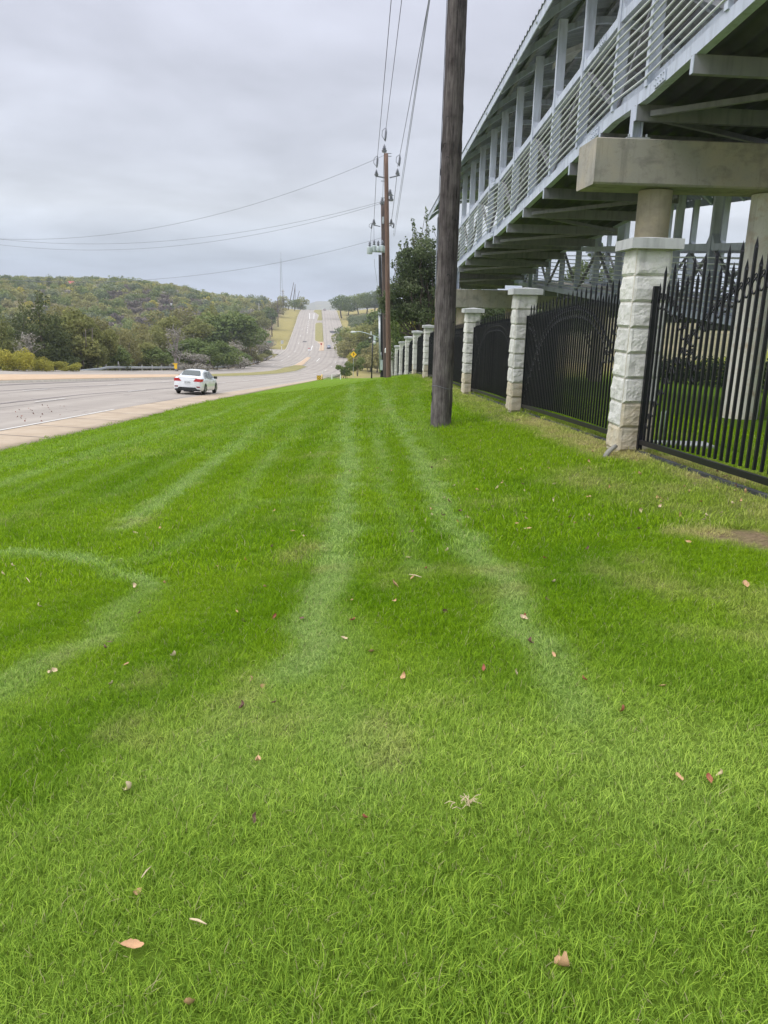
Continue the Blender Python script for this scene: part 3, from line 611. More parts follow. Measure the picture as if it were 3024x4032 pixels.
pa, da, dr_, li = lawn_fields(X.ravel(), Y.ravel())
meadow = sst(15, 22, X.ravel())
for n_, v_ in (('pale', pa), ('dark', da*(1-meadow)), ('dry', np.maximum(dr_, meadow*.4)), ('light', np.maximum(li, meadow)), ('far', sst(22, 50, Y.ravel()))): fattr(me, n_, v_)
tag(link_mesh('lawn', me), kind='structure')

# blades: a few tuft meshes, set out over the lawn as one object
GM = turf_mat('grass_blade', True)
def tuft(seed, rad, n, hmin, hmax, wd, lean):
    r = np.random.default_rng(seed); V = []; Fc = []; T = []
    for i in range(n):
        a, q = r.uniform(0, 2*PI), rad*math.sqrt(r.random()); x, y = q*math.cos(a), q*math.sin(a)
        h_ = r.uniform(hmin, hmax)*(1.5 if r.random() < .06 else 1); d = r.uniform(0, 2*PI); ln = h_*r.uniform(0.1, lean); w_ = wd*r.uniform(.6, 1.3)
        px, py = -math.sin(d)*w_/2, math.cos(d)*w_/2; tw = r.uniform(-.9, .9)
        b0 = len(V); tt = r.random()
        for k, (s_, z_) in enumerate(((0, 0), (.30, .48), (.68, .82))):
            f = (1, .9, .62)[k]; c_, s2 = math.cos(tw*k*.5), math.sin(tw*k*.5); qx, qy = (px*c_-py*s2)*f, (px*s2+py*c_)*f
            cx, cy = x+math.cos(d)*ln*s_*s_*1.4, y+math.sin(d)*ln*s_*s_*1.4
            V += [(cx-qx, cy-qy, h_*z_-0.004), (cx+qx, cy+qy, h_*z_-0.004)]
        V.append((x+math.cos(d)*ln*1.25, y+math.sin(d)*ln*1.25, h_*(1-.10*lean)))
        Fc += [(b0, b0+1, b0+3, b0+2), (b0+2, b0+3, b0+5, b0+4), (b0+4, b0+5, b0+6)]; T += [tt]*7
    me = bpy.data.meshes.new('grass_tuft'); me.from_pydata(V, [], Fc); me.materials.append(GM); fattr(me, 'tint', T); me.shade_smooth()
    return me
tcol = bpy.data.collections.new('tufts')
def tuft_set(name, cnt, *a):
    c = bpy.data.collections.new(name)
    for i in range(cnt):
        o = bpy.data.objects.new('grass_tuft', tuft(100+i+len(name)*17, *a)); c.objects.link(o)
    return c
fine = tuft_set('fine_tufts', 9, .06, 95, .010, .032, .0022, 1.2)
mid = tuft_set('mid_tufts', 7, .10, 62, .022, .048, .0048, .9)
coarse = tuft_set('coarse_tufts', 6, .24, 90, .03, .055, .010, .8)
def scatter(name, col_, pts, scale, tilt, fields, seed):
    r = np.random.default_rng(seed); n = len(pts)
    me = bpy.data.meshes.new(name); me.vertices.add(n); me.vertices.foreach_set('co', pts.astype(np.float32).ravel())
    rot = np.stack([tilt*r.normal(0, 1, n), tilt*r.normal(0, 1, n), r.uniform(0, 2*PI, n)], -1).astype(np.float32)
    a = me.attributes.new('rot', 'FLOAT_VECTOR', 'POINT'); a.data.foreach_set('vector', rot.ravel())
    a = me.attributes.new('scl', 'FLOAT_VECTOR', 'POINT'); a.data.foreach_set('vector', scale.astype(np.float32).ravel())
    for k_, v_ in fields.items(): fattr(me, k_, v_)
    o = link_mesh(name, me)
    ng = bpy.data.node_groups.new(name, 'GeometryNodeTree'); ng.interface.new_socket('Geometry', in_out='INPUT', socket_type='NodeSocketGeometry'); ng.interface.new_socket('Geometry', in_out='OUTPUT', socket_type='NodeSocketGeometry')
    gi = ng.nodes.new('NodeGroupInput'); go = ng.nodes.new('NodeGroupOutput'); ci = ng.nodes.new('GeometryNodeCollectionInfo'); ip_ = ng.nodes.new('GeometryNodeInstanceOnPoints')
    ci.inputs['Collection'].default_value = col_; ci.inputs['Separate Children'].default_value = True; ci.inputs['Reset Children'].default_value = True
    ip_.inputs['Pick Instance'].default_value = True
    def na(nm, ty):
        x_ = ng.nodes.new('GeometryNodeInputNamedAttribute'); x_.data_type = ty; x_.inputs['Name'].default_value = nm; return x_.outputs['Attribute']
    ng.links.new(gi.outputs[0], ip_.inputs['Points']); ng.links.new(ci.outputs[0], ip_.inputs['Instance'])
    ri = ng.nodes.new('FunctionNodeRandomValue'); ri.data_type = 'INT'; ri.inputs[5].default_value = 50; ng.links.new(ri.outputs[2], ip_.inputs['Instance Index'])
    ng.links.new(na('rot', 'FLOAT_VECTOR'), ip_.inputs['Rotation']); ng.links.new(na('scl', 'FLOAT_VECTOR'), ip_.inputs['Scale'])
    ng.links.new(ip_.outputs[0], go.inputs[0])
    md = o.modifiers.new('grass', 'NODES'); md.node_group = ng
    return tag(o, kind='stuff')
def zone(y0, y1, sp, xm, seed, x_hi=None):
    r = np.random.default_rng(seed)
    ys = np.arange(y0, y1, sp); P_ = []
    for y in ys:
        hw = 0.56*y+1.9
        lo, hi = max(-hw, -9.45), min(hw*1.05, (fence_x(y)+3.0 if x_hi is None else x_hi))
        xs = np.arange(lo, hi, sp); P_.append(np.stack([xs, np.full(xs.shape, y)], -1))
    p = np.vstack(P_); p += r.uniform(-sp*.5, sp*.5, p.shape)
    p = p[p[:, 0] > -9.47]
    return p
BARE = [wpoly([(1600, 1160), (1659, 1175)]), wpoly([(300, 2060), (345, 2085)])]
def sow(name, col_, p, seed, s0):
    pa, da, dr_, li = lawn_fields(p[:, 0], p[:, 1]); r = np.random.default_rng(seed); n = len(p)
    keep = np.ones(n, bool)
    for b_, w_ in ((BARE[0], .24), (BARE[1], .05)):
        if len(b_) > 1: keep &= pdist(p[:, 0], p[:, 1], b_) > w_*r.uniform(.3, 1.3, n)
    xf = fence_x(p[:, 1]); behind = p[:, 0] > xf+0.3
    keep &= ~(np.abs(p[:, 0]-xf-.02) < .05)
    clump = vnoise(p[:, 0], p[:, 1], .16, 11)
    s = s0*(0.78+.34*clump+.12*r.random(n)); sz = s*(0.82+0.35*clump)*(1-.30*pa)*(1-.25*dr_)*(1+.18*da)
    # uncut fringe round the feet of the pillars and the pole
    for fx_, fy_, rad_ in [(fence_x(q_)+.24, q_+.24, .30) for q_ in (9.39, 16.24, 23.58, 31.1, 38.2)]+[(1.10, 15.2, .24)]:
        d_f = np.hypot(p[:, 0]-fx_, p[:, 1]-fy_); sz = sz*(1+1.1*(1-sst(rad_, rad_+.22, d_f)))
    sc_ = np.stack([s, s, sz], -1)
    pts = np.stack([p[:, 0], p[:, 1], H(p[:, 0], p[:, 1])], -1)
    k_ = keep
    return scatter(name, col_, pts[k_], sc_[k_], 0.16, dict(pale=pa[k_], dark=da[k_], dry=dr_[k_], light=li[k_]), seed)
sow('grass', fine, zone(0.3, 5.5, .052, 0, 1), 21, 1.0)
sow('grass', mid, zone(5.5, 14, .10, 0, 2), 22, 1.0)
sow('grass', coarse, zone(14, 48, .26, 0, 3), 23, 1.0)
# ------------------------------------------------------------------ stone pillars
AZF = -0.0376
FD = Vector((math.sin(AZF), math.cos(AZF), 0)); FN = Vector((FD.y, -FD.x, 0))     # along the fence, and to its right
def stone_mesh(w_, h_, seed, nx=5, nz=4, m=None, depth=0.030):
    # split face block in the xz plane, looking to -y: flat margins, hacked middle, heavier towards the foot
    r = np.random.default_rng(seed); g = 0.003; V = []; Fc = []
    o = [[r.random((5+4*k, 5+4*k)) for k in range(3)]]
    def fn(u, v):
        s_ = 0
        for k, a in enumerate(o[0]):
            n = a.shape[0]-1; x, y = u*n, v*n; i, j = min(int(x), n-1), min(int(y), n-1); fx, fy = x-i, y-j
            s_ += (1, .6, .35)[k]*((a[i, j]*(1-fx)+a[i+1, j]*fx)*(1-fy)+(a[i, j+1]*(1-fx)+a[i+1, j+1]*fx)*fy)
        return s_/1.95
    for j in range(nz+1):
        for i in range(nx+1):
            u, v = i/nx, j/nz; x = -w_/2+g+(w_-2*g)*u; z = g+(h_-2*g)*v
            e = min(u, 1-u)*w_; e2 = min(v, 1-v)*h_
            m_ = .22+.78*min(1, e/.018)*min(1, e2/.014)
            f_ = fn(u, v); f_ = round(f_*6)/6*.6+f_*.4          # hacked ledges
            d = (depth*m_*(0.35+1.15*f_)*(1.2-.5*v)+.003)
            V.append((x, -d, z))
    for j in range(nz):
        for i in range(nx):
            a = j*(nx+1)+i; Fc.append((a, a+1, a+nx+2, a+nx+1))
    loop = [i for i in range(nx+1)]+[(nx+1)*(j+1)+nx for j in range(nz)]+[(nx+1)*nz+i for i in range(nx-1, -1, -1)]+[(nx+1)*j for j in range(nz-1, 0, -1)]
    b0 = len(V); V += [(V[q][0], 0.02, V[q][2]) for q in loop]; nl = len(loop)
    Fc += [(loop[(k+1) % nl], loop[k], b0+k, b0+(k+1) % nl) for k in range(nl)]
    me = bpy.data.meshes.new('stone'); me.from_pydata(V, [], Fc); me.materials.append(m)
    return me
PW = 0.405; CH = 0.30
STN = [stone_mesh(PW+.01, CH, 300+i, 15, 10, MAT['stone']) for i in range(8)]
STT = [stone_mesh(PW+.01, CH, 330+i, 15, 10, MAT['stone_tan']) for i in range(4)]
core = MB(); core.box((0, 0, 1.3), (PW+.012, PW+.012, 2.6)); core_me = core.mesh('mortar_core', MAT['mortar'])
cp = MB()
ch_ = 0.305
cp.add([(-ch_, -ch_, 0), (ch_, -ch_, 0), (ch_, ch_, 0), (-ch_, ch_, 0), (-ch_, -ch_, .115), (ch_, -ch_, .115), (ch_, ch_, .115), (-ch_, ch_, .115), (0, 0, .15)],
       [(3, 2, 1, 0), (0, 1, 5, 4), (1, 2, 6, 5), (2, 3, 7, 6), (3, 0, 4, 7), (4, 5, 8), (5, 6, 8), (6, 7, 8), (7, 4, 8)])
cap_me = cp.mesh('cap', MAT['cap'])
PY = [2.55, 9.39, 16.24, 23.58, 31.1, 38.2, 45.68, 53.04, 60.4, 67.8, 75.1, 82.5, 90]
plab = {1: 'nearest white split stone pillar, at the right, with tan stained foot and a round column rising behind it',
 2: 'second white stone pillar in line, between the two wide black fence panels',
 3: 'third white stone pillar, just to the right of the near wooden pole',
 4: 'white stone pillar half hidden behind the foot of the near wooden pole'}
pillars = []
for i, y in enumerate(PY):
    if i == 0: continue
    r = np.random.default_rng(50+i)
    c = Vector((fence_x(y), y, 0))+FD*0.24; zg = float(F_T[int(y)+200]*(1-(y % 1))+F_T[int(y)+201]*(y % 1))
    ORD = ['', 'nearest', 'second', 'third', 'fourth', 'fifth', 'sixth', 'seventh', 'eighth', 'ninth', 'tenth', 'eleventh', 'twelfth']
    lab = plab.get(i, '%s white stone pillar counting from the nearest, in the receding row left of the near pole' % ORD[i])
    p = thing('stone_pillar', (c.x, c.y, zg-0.06), lab, 'pillar', 'white stone fence pillars', -AZF)
    link_mesh('mortar_core', core_me, p, (0, 0, -0.1))
    z = 0.0
    for k in range(8):
        for q in range(4):
            if i > 7 and q in (1, 2): continue
            tan_ = (k == 0 or (k == 1 and r.random() < .7)) and i < 7
            o = link_mesh('stone', (STT if tan_ else STN)[r.integers(0, 4 if tan_ else 8)], p)
            a = q*PI/2; o.rotation_euler = (0, 0, a); hw = PW/2
            o.location = (math.sin(a)*hw, -math.cos(a)*hw, k*CH+0.06)
            if k == 0: o['label'] = 'tan stained stone at the foot'
    o = link_mesh('cap', cap_me, p, (0, 0, 8*CH+0.06))
    pillars.append(p)

# ------------------------------------------------------------------ iron fence panels
def FP(y, up=0.0, off=0.0):   # a point on the fence centre line, above the sloping foot line
    return Vector((fence_x(y), y, 0))+FN*(off+0.03)+Vector((0, 0, float(np.interp(y, PY, [float(np.interp(q, YS, F_T)) for q in PY]))+up))
def picket_mesh(h_, near=True):
    mb = MB(); a = 0.0130
    mb.add([(-a, -a, 0), (a, -a, 0), (a, a, 0), (-a, a, 0), (-a, -a, h_-.10), (a, -a, h_-.10), (a, a, h_-.10), (-a, a, h_-.10),
            (-a*1.25, -a*.4, h_-.085), (a*1.25, -a*.4, h_-.085), (a*1.25, a*.4, h_-.085), (-a*1.25, a*.4, h_-.085), (0, 0, h_)],
           [(3, 2, 1, 0), (0, 1, 5, 4), (1, 2, 6, 5), (2, 3, 7, 6), (3, 0, 4, 7), (4, 5, 9, 8), (5, 6, 10, 9), (6, 7, 11, 10), (7, 4, 8, 11), (8, 9, 12), (9, 10, 12), (10, 11, 12), (11, 8, 12)])
    return mb.mesh('picket', MAT['black_iron'])
TALL = picket_mesh(2.02); SHORT = picket_mesh(1.85)
def torus(R_, r_, n, k, c=(0, 0, 0), mb=None, sy=1.0, arc=2*PI):
    mb = mb or MB(); V = []; Fc = []
    for i in range(n):
        a = 2*PI*i/n
        for j in range(k):
            b_ = 2*PI*j/k; V.append((c[0]+r_*math.sin(b_), c[1]+(R_+r_*math.cos(b_))*math.cos(a), c[2]+(R_+r_*math.cos(b_))*math.sin(a)*sy))
    for i in range(n):
        for j in range(k): Fc.append((i*k+j, ((i+1) % n)*k+j, ((i+1) % n)*k+(j+1) % k, i*k+(j+1) % k))
    return mb.add(V, Fc)
rm = torus(.050, .008, 14, 5, sy=1.25); torus(.022, .007, 9, 4, (0, 0.0, .088), rm)
RING = rm.mesh('ring', MAT['black_iron'], True)
def big_arch(d): return .22+1.62*(1-max(0, 1-d/3.1)**2.6)
def small_arch(d): return 1.78-0.95*(d/1.35)**2.2
panel_lab = ['wide black iron fence panel at the right edge, spear tips cut by the frame', 'black iron fence panel between the nearest two white pillars, arch of rings in full view',
             'black iron fence panel between the second and third pillars', 'black iron fence panel seen edge-on beside the near wooden pole']
for i in range(len(PY)-2):
    y0, y1 = PY[i]+0.24+PW/2+0.09, PY[i+1]+0.24-PW/2-0.09
    a, b_ = FP(y0), FP(y1)
    lab = panel_lab[i] if i < 4 else 'dark iron fence panel just beyond the %s white pillar of the receding row' % ORD[i]
    p = thing('fence_panel', tuple(a), lab, 'fence panel', 'black iron fence panels')
    near = i < 3
    mb = MB(); mb.bar(FP(y0, .135), FP(y1, .135), .04, .06); mb.build('bottom_rail', MAT['black_iron'], p)
    mb = MB(); mb.bar(FP(PY[i]+.48, .0), FP(PY[i+1], .0), .06, .055); mb.build('ground_channel', MAT['channel'], p)
    mb = MB(); mb.bar(FP(y0+.05, 1.62), FP(y1-.05, 1.62), .012, .02)
    for yy in (y0, y1):
        mb = MB(); mb.bar(FP(yy, -.12), FP(yy, 1.98), .055, .055, up=tuple(FD)); mb.build('end_post', MAT['black_iron'], p)
    for yy, sgn in ((y0, -1), (y1, 1)):
        for up in (.18, 1.0, 1.82):
            mb = MB(); mb.box(FP(yy+sgn*.055, up), (.03, .10, .06)); mb.build('bracket', MAT['black_iron'], p)
    n = int(round((y1-y0)/.125)); ys_ = [y0+(y1-y0)*k/n for k in range(1, n)]
    off = offset_of(p)
    batch = MB()
    for k, y in enumerate(ys_):
        q = FP(y, .16)+Vector((0, 0, .04*math.sin(PI*(y-y0)/(y1-y0))))
        me = TALL if k % 2 else SHORT
        if near: 
            o = link_mesh('picket', me, p, q-off); o.rotation_euler = (0, 0, rng.normal(0, .03))
        else: batch.add([(v.co.x+q.x, v.co.y+q.y, v.co.z+q.z) for v in me.vertices], [tuple(f.vertices) for f in me.polygons])
        d = min(y-y0, y1-y); hs = [big_arch(d)]
        if d < 1.35: hs.append(small_arch(d))
        for h_ in hs:
            if h_ < .2: continue
            rq = FP(y-.0625, .0+h_)
            if i < 2: link_mesh('ring', RING, p, rq-off)
            elif i < 5: batch.add([(v.co.x+rq.x, v.co.y+rq.y, v.co.z+rq.z) for v in RING.vertices], [tuple(f.vertices) for f in RING.polygons])
    if batch.v:
        o = batch.build('rings' if near else 'pickets', MAT['black_iron'], p); o['kind'] = 'stuff'

# ------------------------------------------------------------------ pedestrian bridge: covered steel ramp on concrete piers
AZB = -0.05
BD = Vector((math.sin(AZB), math.cos(AZB), 0)); BNn = Vector((BD.y, -BD.x, 0))
ZB = [(-2, 6.15), (11.0, 5.46), (12.4, 5.35), (14.65, 5.18), (16.35, 5.18), (28.11, 4.12), (30.1, 4.12), (43.5, 3.02), (47.5, 3.02)]
def zb(y): return float(np.interp(y, [a for a, b_ in ZB], [b_ for a, b_ in ZB]))
def zroof(y): return 8.49-.069*(y-20.93)-3.60
def zr(y): return float(np.interp(y, [6, 44, 47.5], [0.50, 2.97, 3.02]))
def BP(y, lat, up, z=zb, x0=4.45): return Vector((x0+math.tan(AZB)*(y-15)+lat, y, z(y)+up))
W_B = 3.5
def truss_leg(name, label, x0, z, ya, yb, posts, group, roof=True, solid_side=True, skew=0.0):
    t = thing(name, tuple(BP(ya, 0, 0, z, x0)), label, 'footbridge', group)
    P_ = lambda y, lat, up: BP(y, lat, up, z, x0)
    PR_ = (lambda y, lat, up: BP(y, lat, up, zroof, x0)) if z is zb else P_
    st = sorted(set([ya, yb]+[q[0] for q in ZB if ya < q[0] < yb and z is zb]))
    def chord(nm, lat, up, w_, h_, m):
        mb = MB()
        for a, b_ in zip(st, st[1:]): mb.bar(P_(a, lat, up), P_(b_, lat, up), w_, h_)
        return mb.build(nm, m, t)
    for lat in (0.0, W_B):
        chord('stringer', lat, .10, .15, .20, MAT['white_steel'])
        chord('top_chord', lat, 1.81, .17, .17, MAT['white_steel'])
        sgn = -1 if lat == 0 else 1
        for k in range(9):
            mb = MB(); pts = []
            for y in st: pts.append(P_(y, lat+sgn*.115, .34+k*.152))
            mb.tube(pts, .019, 6); mb.build('rail', MAT['rail_highlight'], t, True)
        for k, y in enumerate(posts):
            mb = MB(); w_ = .20
            # wide-flange post: two flanges facing the road and a web between
            a, b_ = P_(y, lat, .2), PR_(y, lat, 3.60)
            if lat == 0: lean = 0
            mb.bar(a, b_, .21, .12, up=tuple(BD))
            # knee where post meets the chord
            mb.prism([P_(y-.24, lat-.083, 1.895), P_(y+.24, lat-.083, 1.895), P_(y+.062, lat-.083, 2.14), P_(y-.062, lat-.083, 2.14)], BNn*.166)
            mb.build('post', MAT['white_steel'], t)
        for k in range(len(posts)-1):
            a, b_ = posts[k], posts[k+1]
            if k % 2: a, b_ = b_, a
            mb = MB(); mb.bar(P_(a+.05*(1 if b_ > a else -1), lat-sgn*.02, .25), P_(b_-.05*(1 if b_ > a else -1), lat-sgn*.02, 1.75), .09, .07); mb.build('diagonal', MAT['beam_steel'], t)
        mb = MB()
        for a, b_ in zip(st, st[1:]): mb.bar(P_(a, lat+sgn*.03*-1, .30), P_(b_, lat+sgn*.03*-1, .30), .012, .16)
        mb.build('kick_plate', MAT['white_steel'], t)
    # cross beams hung under the deck, deck pans, braces
    sk = Vector((1, 0.10, 0)).normalized()
    beams = posts[:] if z is zr else [12.7, 14.98, 17.0, 19.15, 21.5, 23.85, 26.16, 28.5, 30.2, 32.5, 34.9, 37.2, 39.6, 42, 44.4, 46.6]
    for y in beams:
        if not ya <= y <= yb: continue
        mb = MB(); a = P_(y, -.10, -.13); b_ = a+sk*(W_B+.2)
        mb.bar(a, b_, .012, .26); 
        for dz_ in (-.124, .124): mb.bar(a+BD*.05+Vector((0, 0, dz_)), b_+BD*.05+Vector((0, 0, dz_)), .10, .012)
        mb.build('cross_beam', MAT['beam_steel'], t)
        mb = MB(); mb.box(a+sk*.006+BD*.05, (.014, .12, .26)); mb.build('end_plate', MAT['white_steel'], t)
    for k in range(len(beams)-1):
        a, b_ = beams[k], beams[k+1]
        if a < ya or b_ > yb: continue
        mb = MB(); q0, q1 = P_(a+.12, .15 if k % 2 else W_B-.15, -.16), P_(b_-.05, W_B-.15 if k % 2 else .15, -.16); mb.bar(q0, q1, .09, .09); mb.build('wind_brace', MAT['beam_steel'], t)
    # corrugated deck pan, ribs along the walk
    n = 36; ys = np.array(sorted(set(list(np.arange(ya, yb, .8))+st)))
    V = []; 
    for y in ys:
        for j in range(n+1):
            lat = .08+(W_B-.16)*j/n; V.append(tuple(P_(y, lat, .04+(.07 if (j//2) % 2 else 0))))
    V = np.array(V); V[:, 0:3] -= np.array(offset_of(t)); i = np.arange(len(V)).reshape(len(ys), n+1)
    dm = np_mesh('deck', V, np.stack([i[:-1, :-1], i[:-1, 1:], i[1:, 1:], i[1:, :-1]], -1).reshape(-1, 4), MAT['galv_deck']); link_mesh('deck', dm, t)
    mb = MB()
    for a, b_ in zip(st, st[1:]): mb.bar(P_(a, W_B/2, .16), P_(b_, W_B/2, .16), W_B-.3, .07)
    mb.build('walkway_slab', MAT['concrete'], t)
    if not roof: return t
    # barrel roof: curved rafters, purlins, ribbed sheet, eave channels
    def arc(s): # s from 0 (left eave) to 1 (right eave): lateral, height above stringer
        ov = .62; lat = -ov+(W_B+2*ov)*s; return lat, 3.50+1.05*math.sin(PI*s)**.85*1.0
    for y in posts:
        mb = MB(); path = []
        for s in np.linspace(0.0, 1.0, 13):
            lat, up = arc(s); path.append(PR_(y, lat, up-.03))
        for a, b_ in zip(path, path[1:]): mb.bar(a, b_, .13, .16, up=(0, 0, 1))
        mb.build('rafter', MAT['white_steel'], t)
    for s in (.14, .3, .5, .7, .86):
        lat, up = arc(s); mb = MB()
        for a, b_ in zip(st, st[1:]): mb.bar(PR_(a, lat, up+.09), PR_(b_, lat, up+.09), .10, .10)
        mb.build('purlin', MAT['beam_steel'], t)
    for s, sg in ((0.0, -1), (1.0, 1)):
        lat, up = arc(s); mb = MB()
        for a, b_ in zip(st, st[1:]): mb.bar(PR_(a, lat, up+.06), PR_(b_, lat, up+.06), .03, .26)
        mb.build('eave_channel', MAT['white_steel'], t)
    ys = np.arange(ya-.2, yb+.2, .075); ss = np.linspace(-.006, 1.006, 15); V = []
    for q, y in enumerate(ys):
        for s in ss:
            lat, up = arc(min(max(s, 0), 1)); lat += (s-min(max(s, 0), 1))*8; V.append(tuple(PR_(float(y), lat, up+.17+(.055 if (q//2) % 2 else 0))-offset_of(t)))
    i = np.arange(len(V)).reshape(len(ys), len(ss))
    link_mesh('roof_sheet', np_mesh('roof_sheet', V, np.stack([i[:-1, :-1], i[:-1, 1:], i[1:, 1:], i[1:, :-1]], -1).reshape(-1, 4), MAT['roof_metal']), t)
    return t
posts_main = [7.2, 9.5, 11.8, 14.65, 16.4, 18.75, 21.1, 23.4, 25.75, 28.05, 30.0, 32.3, 34.6, 36.9, 39.2, 41.4, 43.5, 46.9]
main = truss_leg('covered_footbridge', 'pale grey steel covered footbridge ramp with curved roof and pipe railings above the fence', 4.45, zb, 5.0, 47.2, posts_main, 'covered footbridge ramps')
for y in (14.0, 17.4, 28.9):
    for up, hh in ((.10, .17), (1.81, .14)):
        mb = MB(); mb.bar(BP(y-.22, -.09, up), BP(y+.22, -.09, up), .02, hh)
        for dy_ in (-.16, -.06, .06, .16):
            for dz_ in (-.045, .045): q = BP(y+dy_, -.105, up+dz_); mb.tube([q, q-BNn*.02], .014, 6)
        mb.build('splice_plate', MAT['white_steel'], main)
posts_ret = [8.2, 10.7, 13.2, 15.7, 18.2, 20.6, 22.9, 25.3, 27.7, 30.1, 32.5, 34.9, 37.3, 39.7, 42.1]
ret = truss_leg('covered_footbridge', 'lower return ramp of the steel footbridge, seen behind the iron fence under the main ramp', 8.55, zr, 7.0, 43.2, posts_ret, 'covered footbridge ramps')
# light fitting under the roof
lf = thing('ceiling_light', tuple(BP(23.0, .55, 3.55)), 'pale lamp housing hanging under the curved footbridge roof between the posts', 'light')
mb = MB(); q = BP(22.2, .35, 3.35); mb.prism([q, q+Vector((.5, 0, .22)), q+Vector((.5, 0, .34)), q+Vector((0, 0, .14))], BD*1.2); mb.build('housing', MAT['cap'], lf)
# turn landing at the far end
tl = thing('landing_platform', tuple(BP(44, 0, 0)), 'steel turning platform joining the two footbridge ramps at their far end', 'platform')
mb = MB(); a = BP(43.6, 3.6, .1); mb.bar(a+Vector((0, 0, 0)), BP(43.6, 7.2, .1), .2, .2); mb.bar(BP(47.2, 3.6, .1), BP(47.2, 7.4, .1), .2, .2); mb.build('edge_beam', MAT['white_steel'], tl)
mb = MB(); mb.bar(BP(45.4, 3.6, .15), BP(45.4, 7.4, .15), 3.4, .1); mb.build('deck', MAT['galv_deck'], tl)
# concrete piers
def pier(label, y, xa, xb, zt, th, dp, cols, yaw):
    c = Vector(((xa+xb)/2, y, 0)); t = thing('concrete_pier', (c.x, c.y, float(H(c.x, c.y))), label, 'pier', 'concrete footbridge piers')
    ca, sa = math.cos(yaw), math.sin(yaw)
    ex = Vector((ca, sa, 0)); ey = Vector((-sa, ca, 0)); h_ = (xb-xa)/2; ch = .035
    def ring(e, x): return [c+ex*x+ey*a*dp/2+Vector((0, 0, zz)) for a, zz in ((-1+e, zt-th+ch*.0), (1-e, zt-th), (1, zt-th+ch), (1, zt-ch*.5), (1-e, zt), (-1+e, zt), (-1, zt-ch*.5), (-1, zt-th+ch))]
    A, B = ring(.06, -h_), ring(.06, h_); mb = MB(); n = 8
    mb.add(A+B, [tuple(range(n)), tuple(range(2*n-1, n-1, -1))]+[(i, n+i, n+(i+1) % n, (i+1) % n) for i in range(n)])
    mb.build('cap_beam', MAT['concrete'], t)
    for x, r_ in cols:
        g = float(H(x, y)); yy = y+(x-c.x)*math.tan(yaw); mb = MB()
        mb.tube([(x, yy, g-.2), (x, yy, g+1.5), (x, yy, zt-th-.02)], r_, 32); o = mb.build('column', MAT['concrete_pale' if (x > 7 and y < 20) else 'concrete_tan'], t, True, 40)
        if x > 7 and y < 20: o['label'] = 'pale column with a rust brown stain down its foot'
    return t
YAW = 0.075
p1_ = pier('big weathered concrete pier on round columns carrying the near end of the footbridge', 15.55, 3.62, 8.6, 4.62, .78, 1.0, [(5.0, .31), (7.25, .33)], YAW)
p2_ = pier('far concrete pier whose cap beam shows between the wooden pole and the second white pillar', 38.3, 2.3, 11.6, 2.52, .85, 1.0, [(3.6, .30), (6.0, .30), (10.4, .3)], YAW)
# bearings: steel posts on base plates between cap beam and truss
for y, x0, z, ztop in ((15.2, 4.45, zb, 4.62), (38.2, 4.45, zb, 2.52)):
    for lat in (0.0, W_B):
        q = BP(y, lat, 0, z, x0); b0 = q.copy(); b0.z = ztop
        t = thing('bearing_post', tuple(b0), 'steel bearing post bolted on the %s concrete cap beam, on its %s side' % ('near' if y < 20 else 'far', 'road' if lat == 0 else 'inner'), 'bearing post', 'bearing posts under the footbridge')
        mb = MB(); mb.bar(b0+BNn*-.085+Vector((0, 0, .03)), q+BNn*-.085, .016, .18, up=tuple(BD)); mb.bar(b0+BNn*.085+Vector((0, 0, .03)), q+BNn*.085, .016, .18, up=tuple(BD)); mb.bar(b0+Vector((0, 0, .03)), q, .16, .014, up=tuple(BD)); mb.build('stub_column', MAT['white_steel'], t)
        mb = MB(); mb.box(b0+Vector((0, 0, .016)), (.42, .42, .03)); mb.build('base_plate', MAT['galv'], t)
        for dx_ in (-.16, .16):
            mb = MB(); mb.tube([b0+Vector((dx_, -.15, .03)), b0+Vector((dx_, -.15, .09))], .02, 6); mb.build('bolt', MAT['galv'], t)
# ------------------------------------------------------------------ poles and wires
def noisy_pole(name, base, top, r0, r1, m, label, seed=0, seg=26, n=20, amp=.012, group=None):
    t = thing(name, tuple(base), label, 'utility pole', group)
    r = np.random.default_rng(seed); V = []; b0 = Vector(base); tp = Vector(top)
    lob = r.uniform(0, 2*PI, 4)
    for i in range(seg+1):
        f = i/seg; c = b0.lerp(tp, f)-b0; rr = r0+(r1-r0)*f; sx, sy = r.normal(0, amp*.6), r.normal(0, amp*.6)
        for j in range(n):
            a = 2*PI*j/n; q = rr+amp*(.5*math.sin(3*a+lob[0]+f*2)+.4*math.sin(5*a+lob[1]-f*5))+r.normal(0, amp*.25)
            V.append((c.x+q*math.cos(a)+sx*.5, c.y+q*math.sin(a)+sy*.5, c.z))
    i = np.arange((seg+1)*n).reshape(seg+1, n); Fq = np.stack([i[:-1], np.roll(i[:-1], -1, 1), np.roll(i[1:], -1, 1), i[1:]], -1).reshape(-1, 4)
    V = np.array(V); me = bpy.data.meshes.new('shaft'); me.from_pydata(V.tolist(), [], Fq.tolist()+[list(range(seg*n, seg*n+n))]); me.materials.append(m); me.shade_smooth()
    link_mesh('shaft', me, t); return t
pb = hit(1735, 1682); pb.z -= .15
d_ = ray(1801, 0); ptop = Vector(d_*(pb.y/d_[1])+np.array([0, 0, CZ])); dirp = (ptop-(pb+Vector((0, 0, .15))))
near_top = pb+dirp*(12.6/dirp.z)
NP = noisy_pole('utility_pole', pb, near_top, .205, .150, MAT['wood_pole'], 'large weathered grey wooden pole standing in the lawn nearest the camera', 3, 70, 28, .008, 'wooden utility poles')
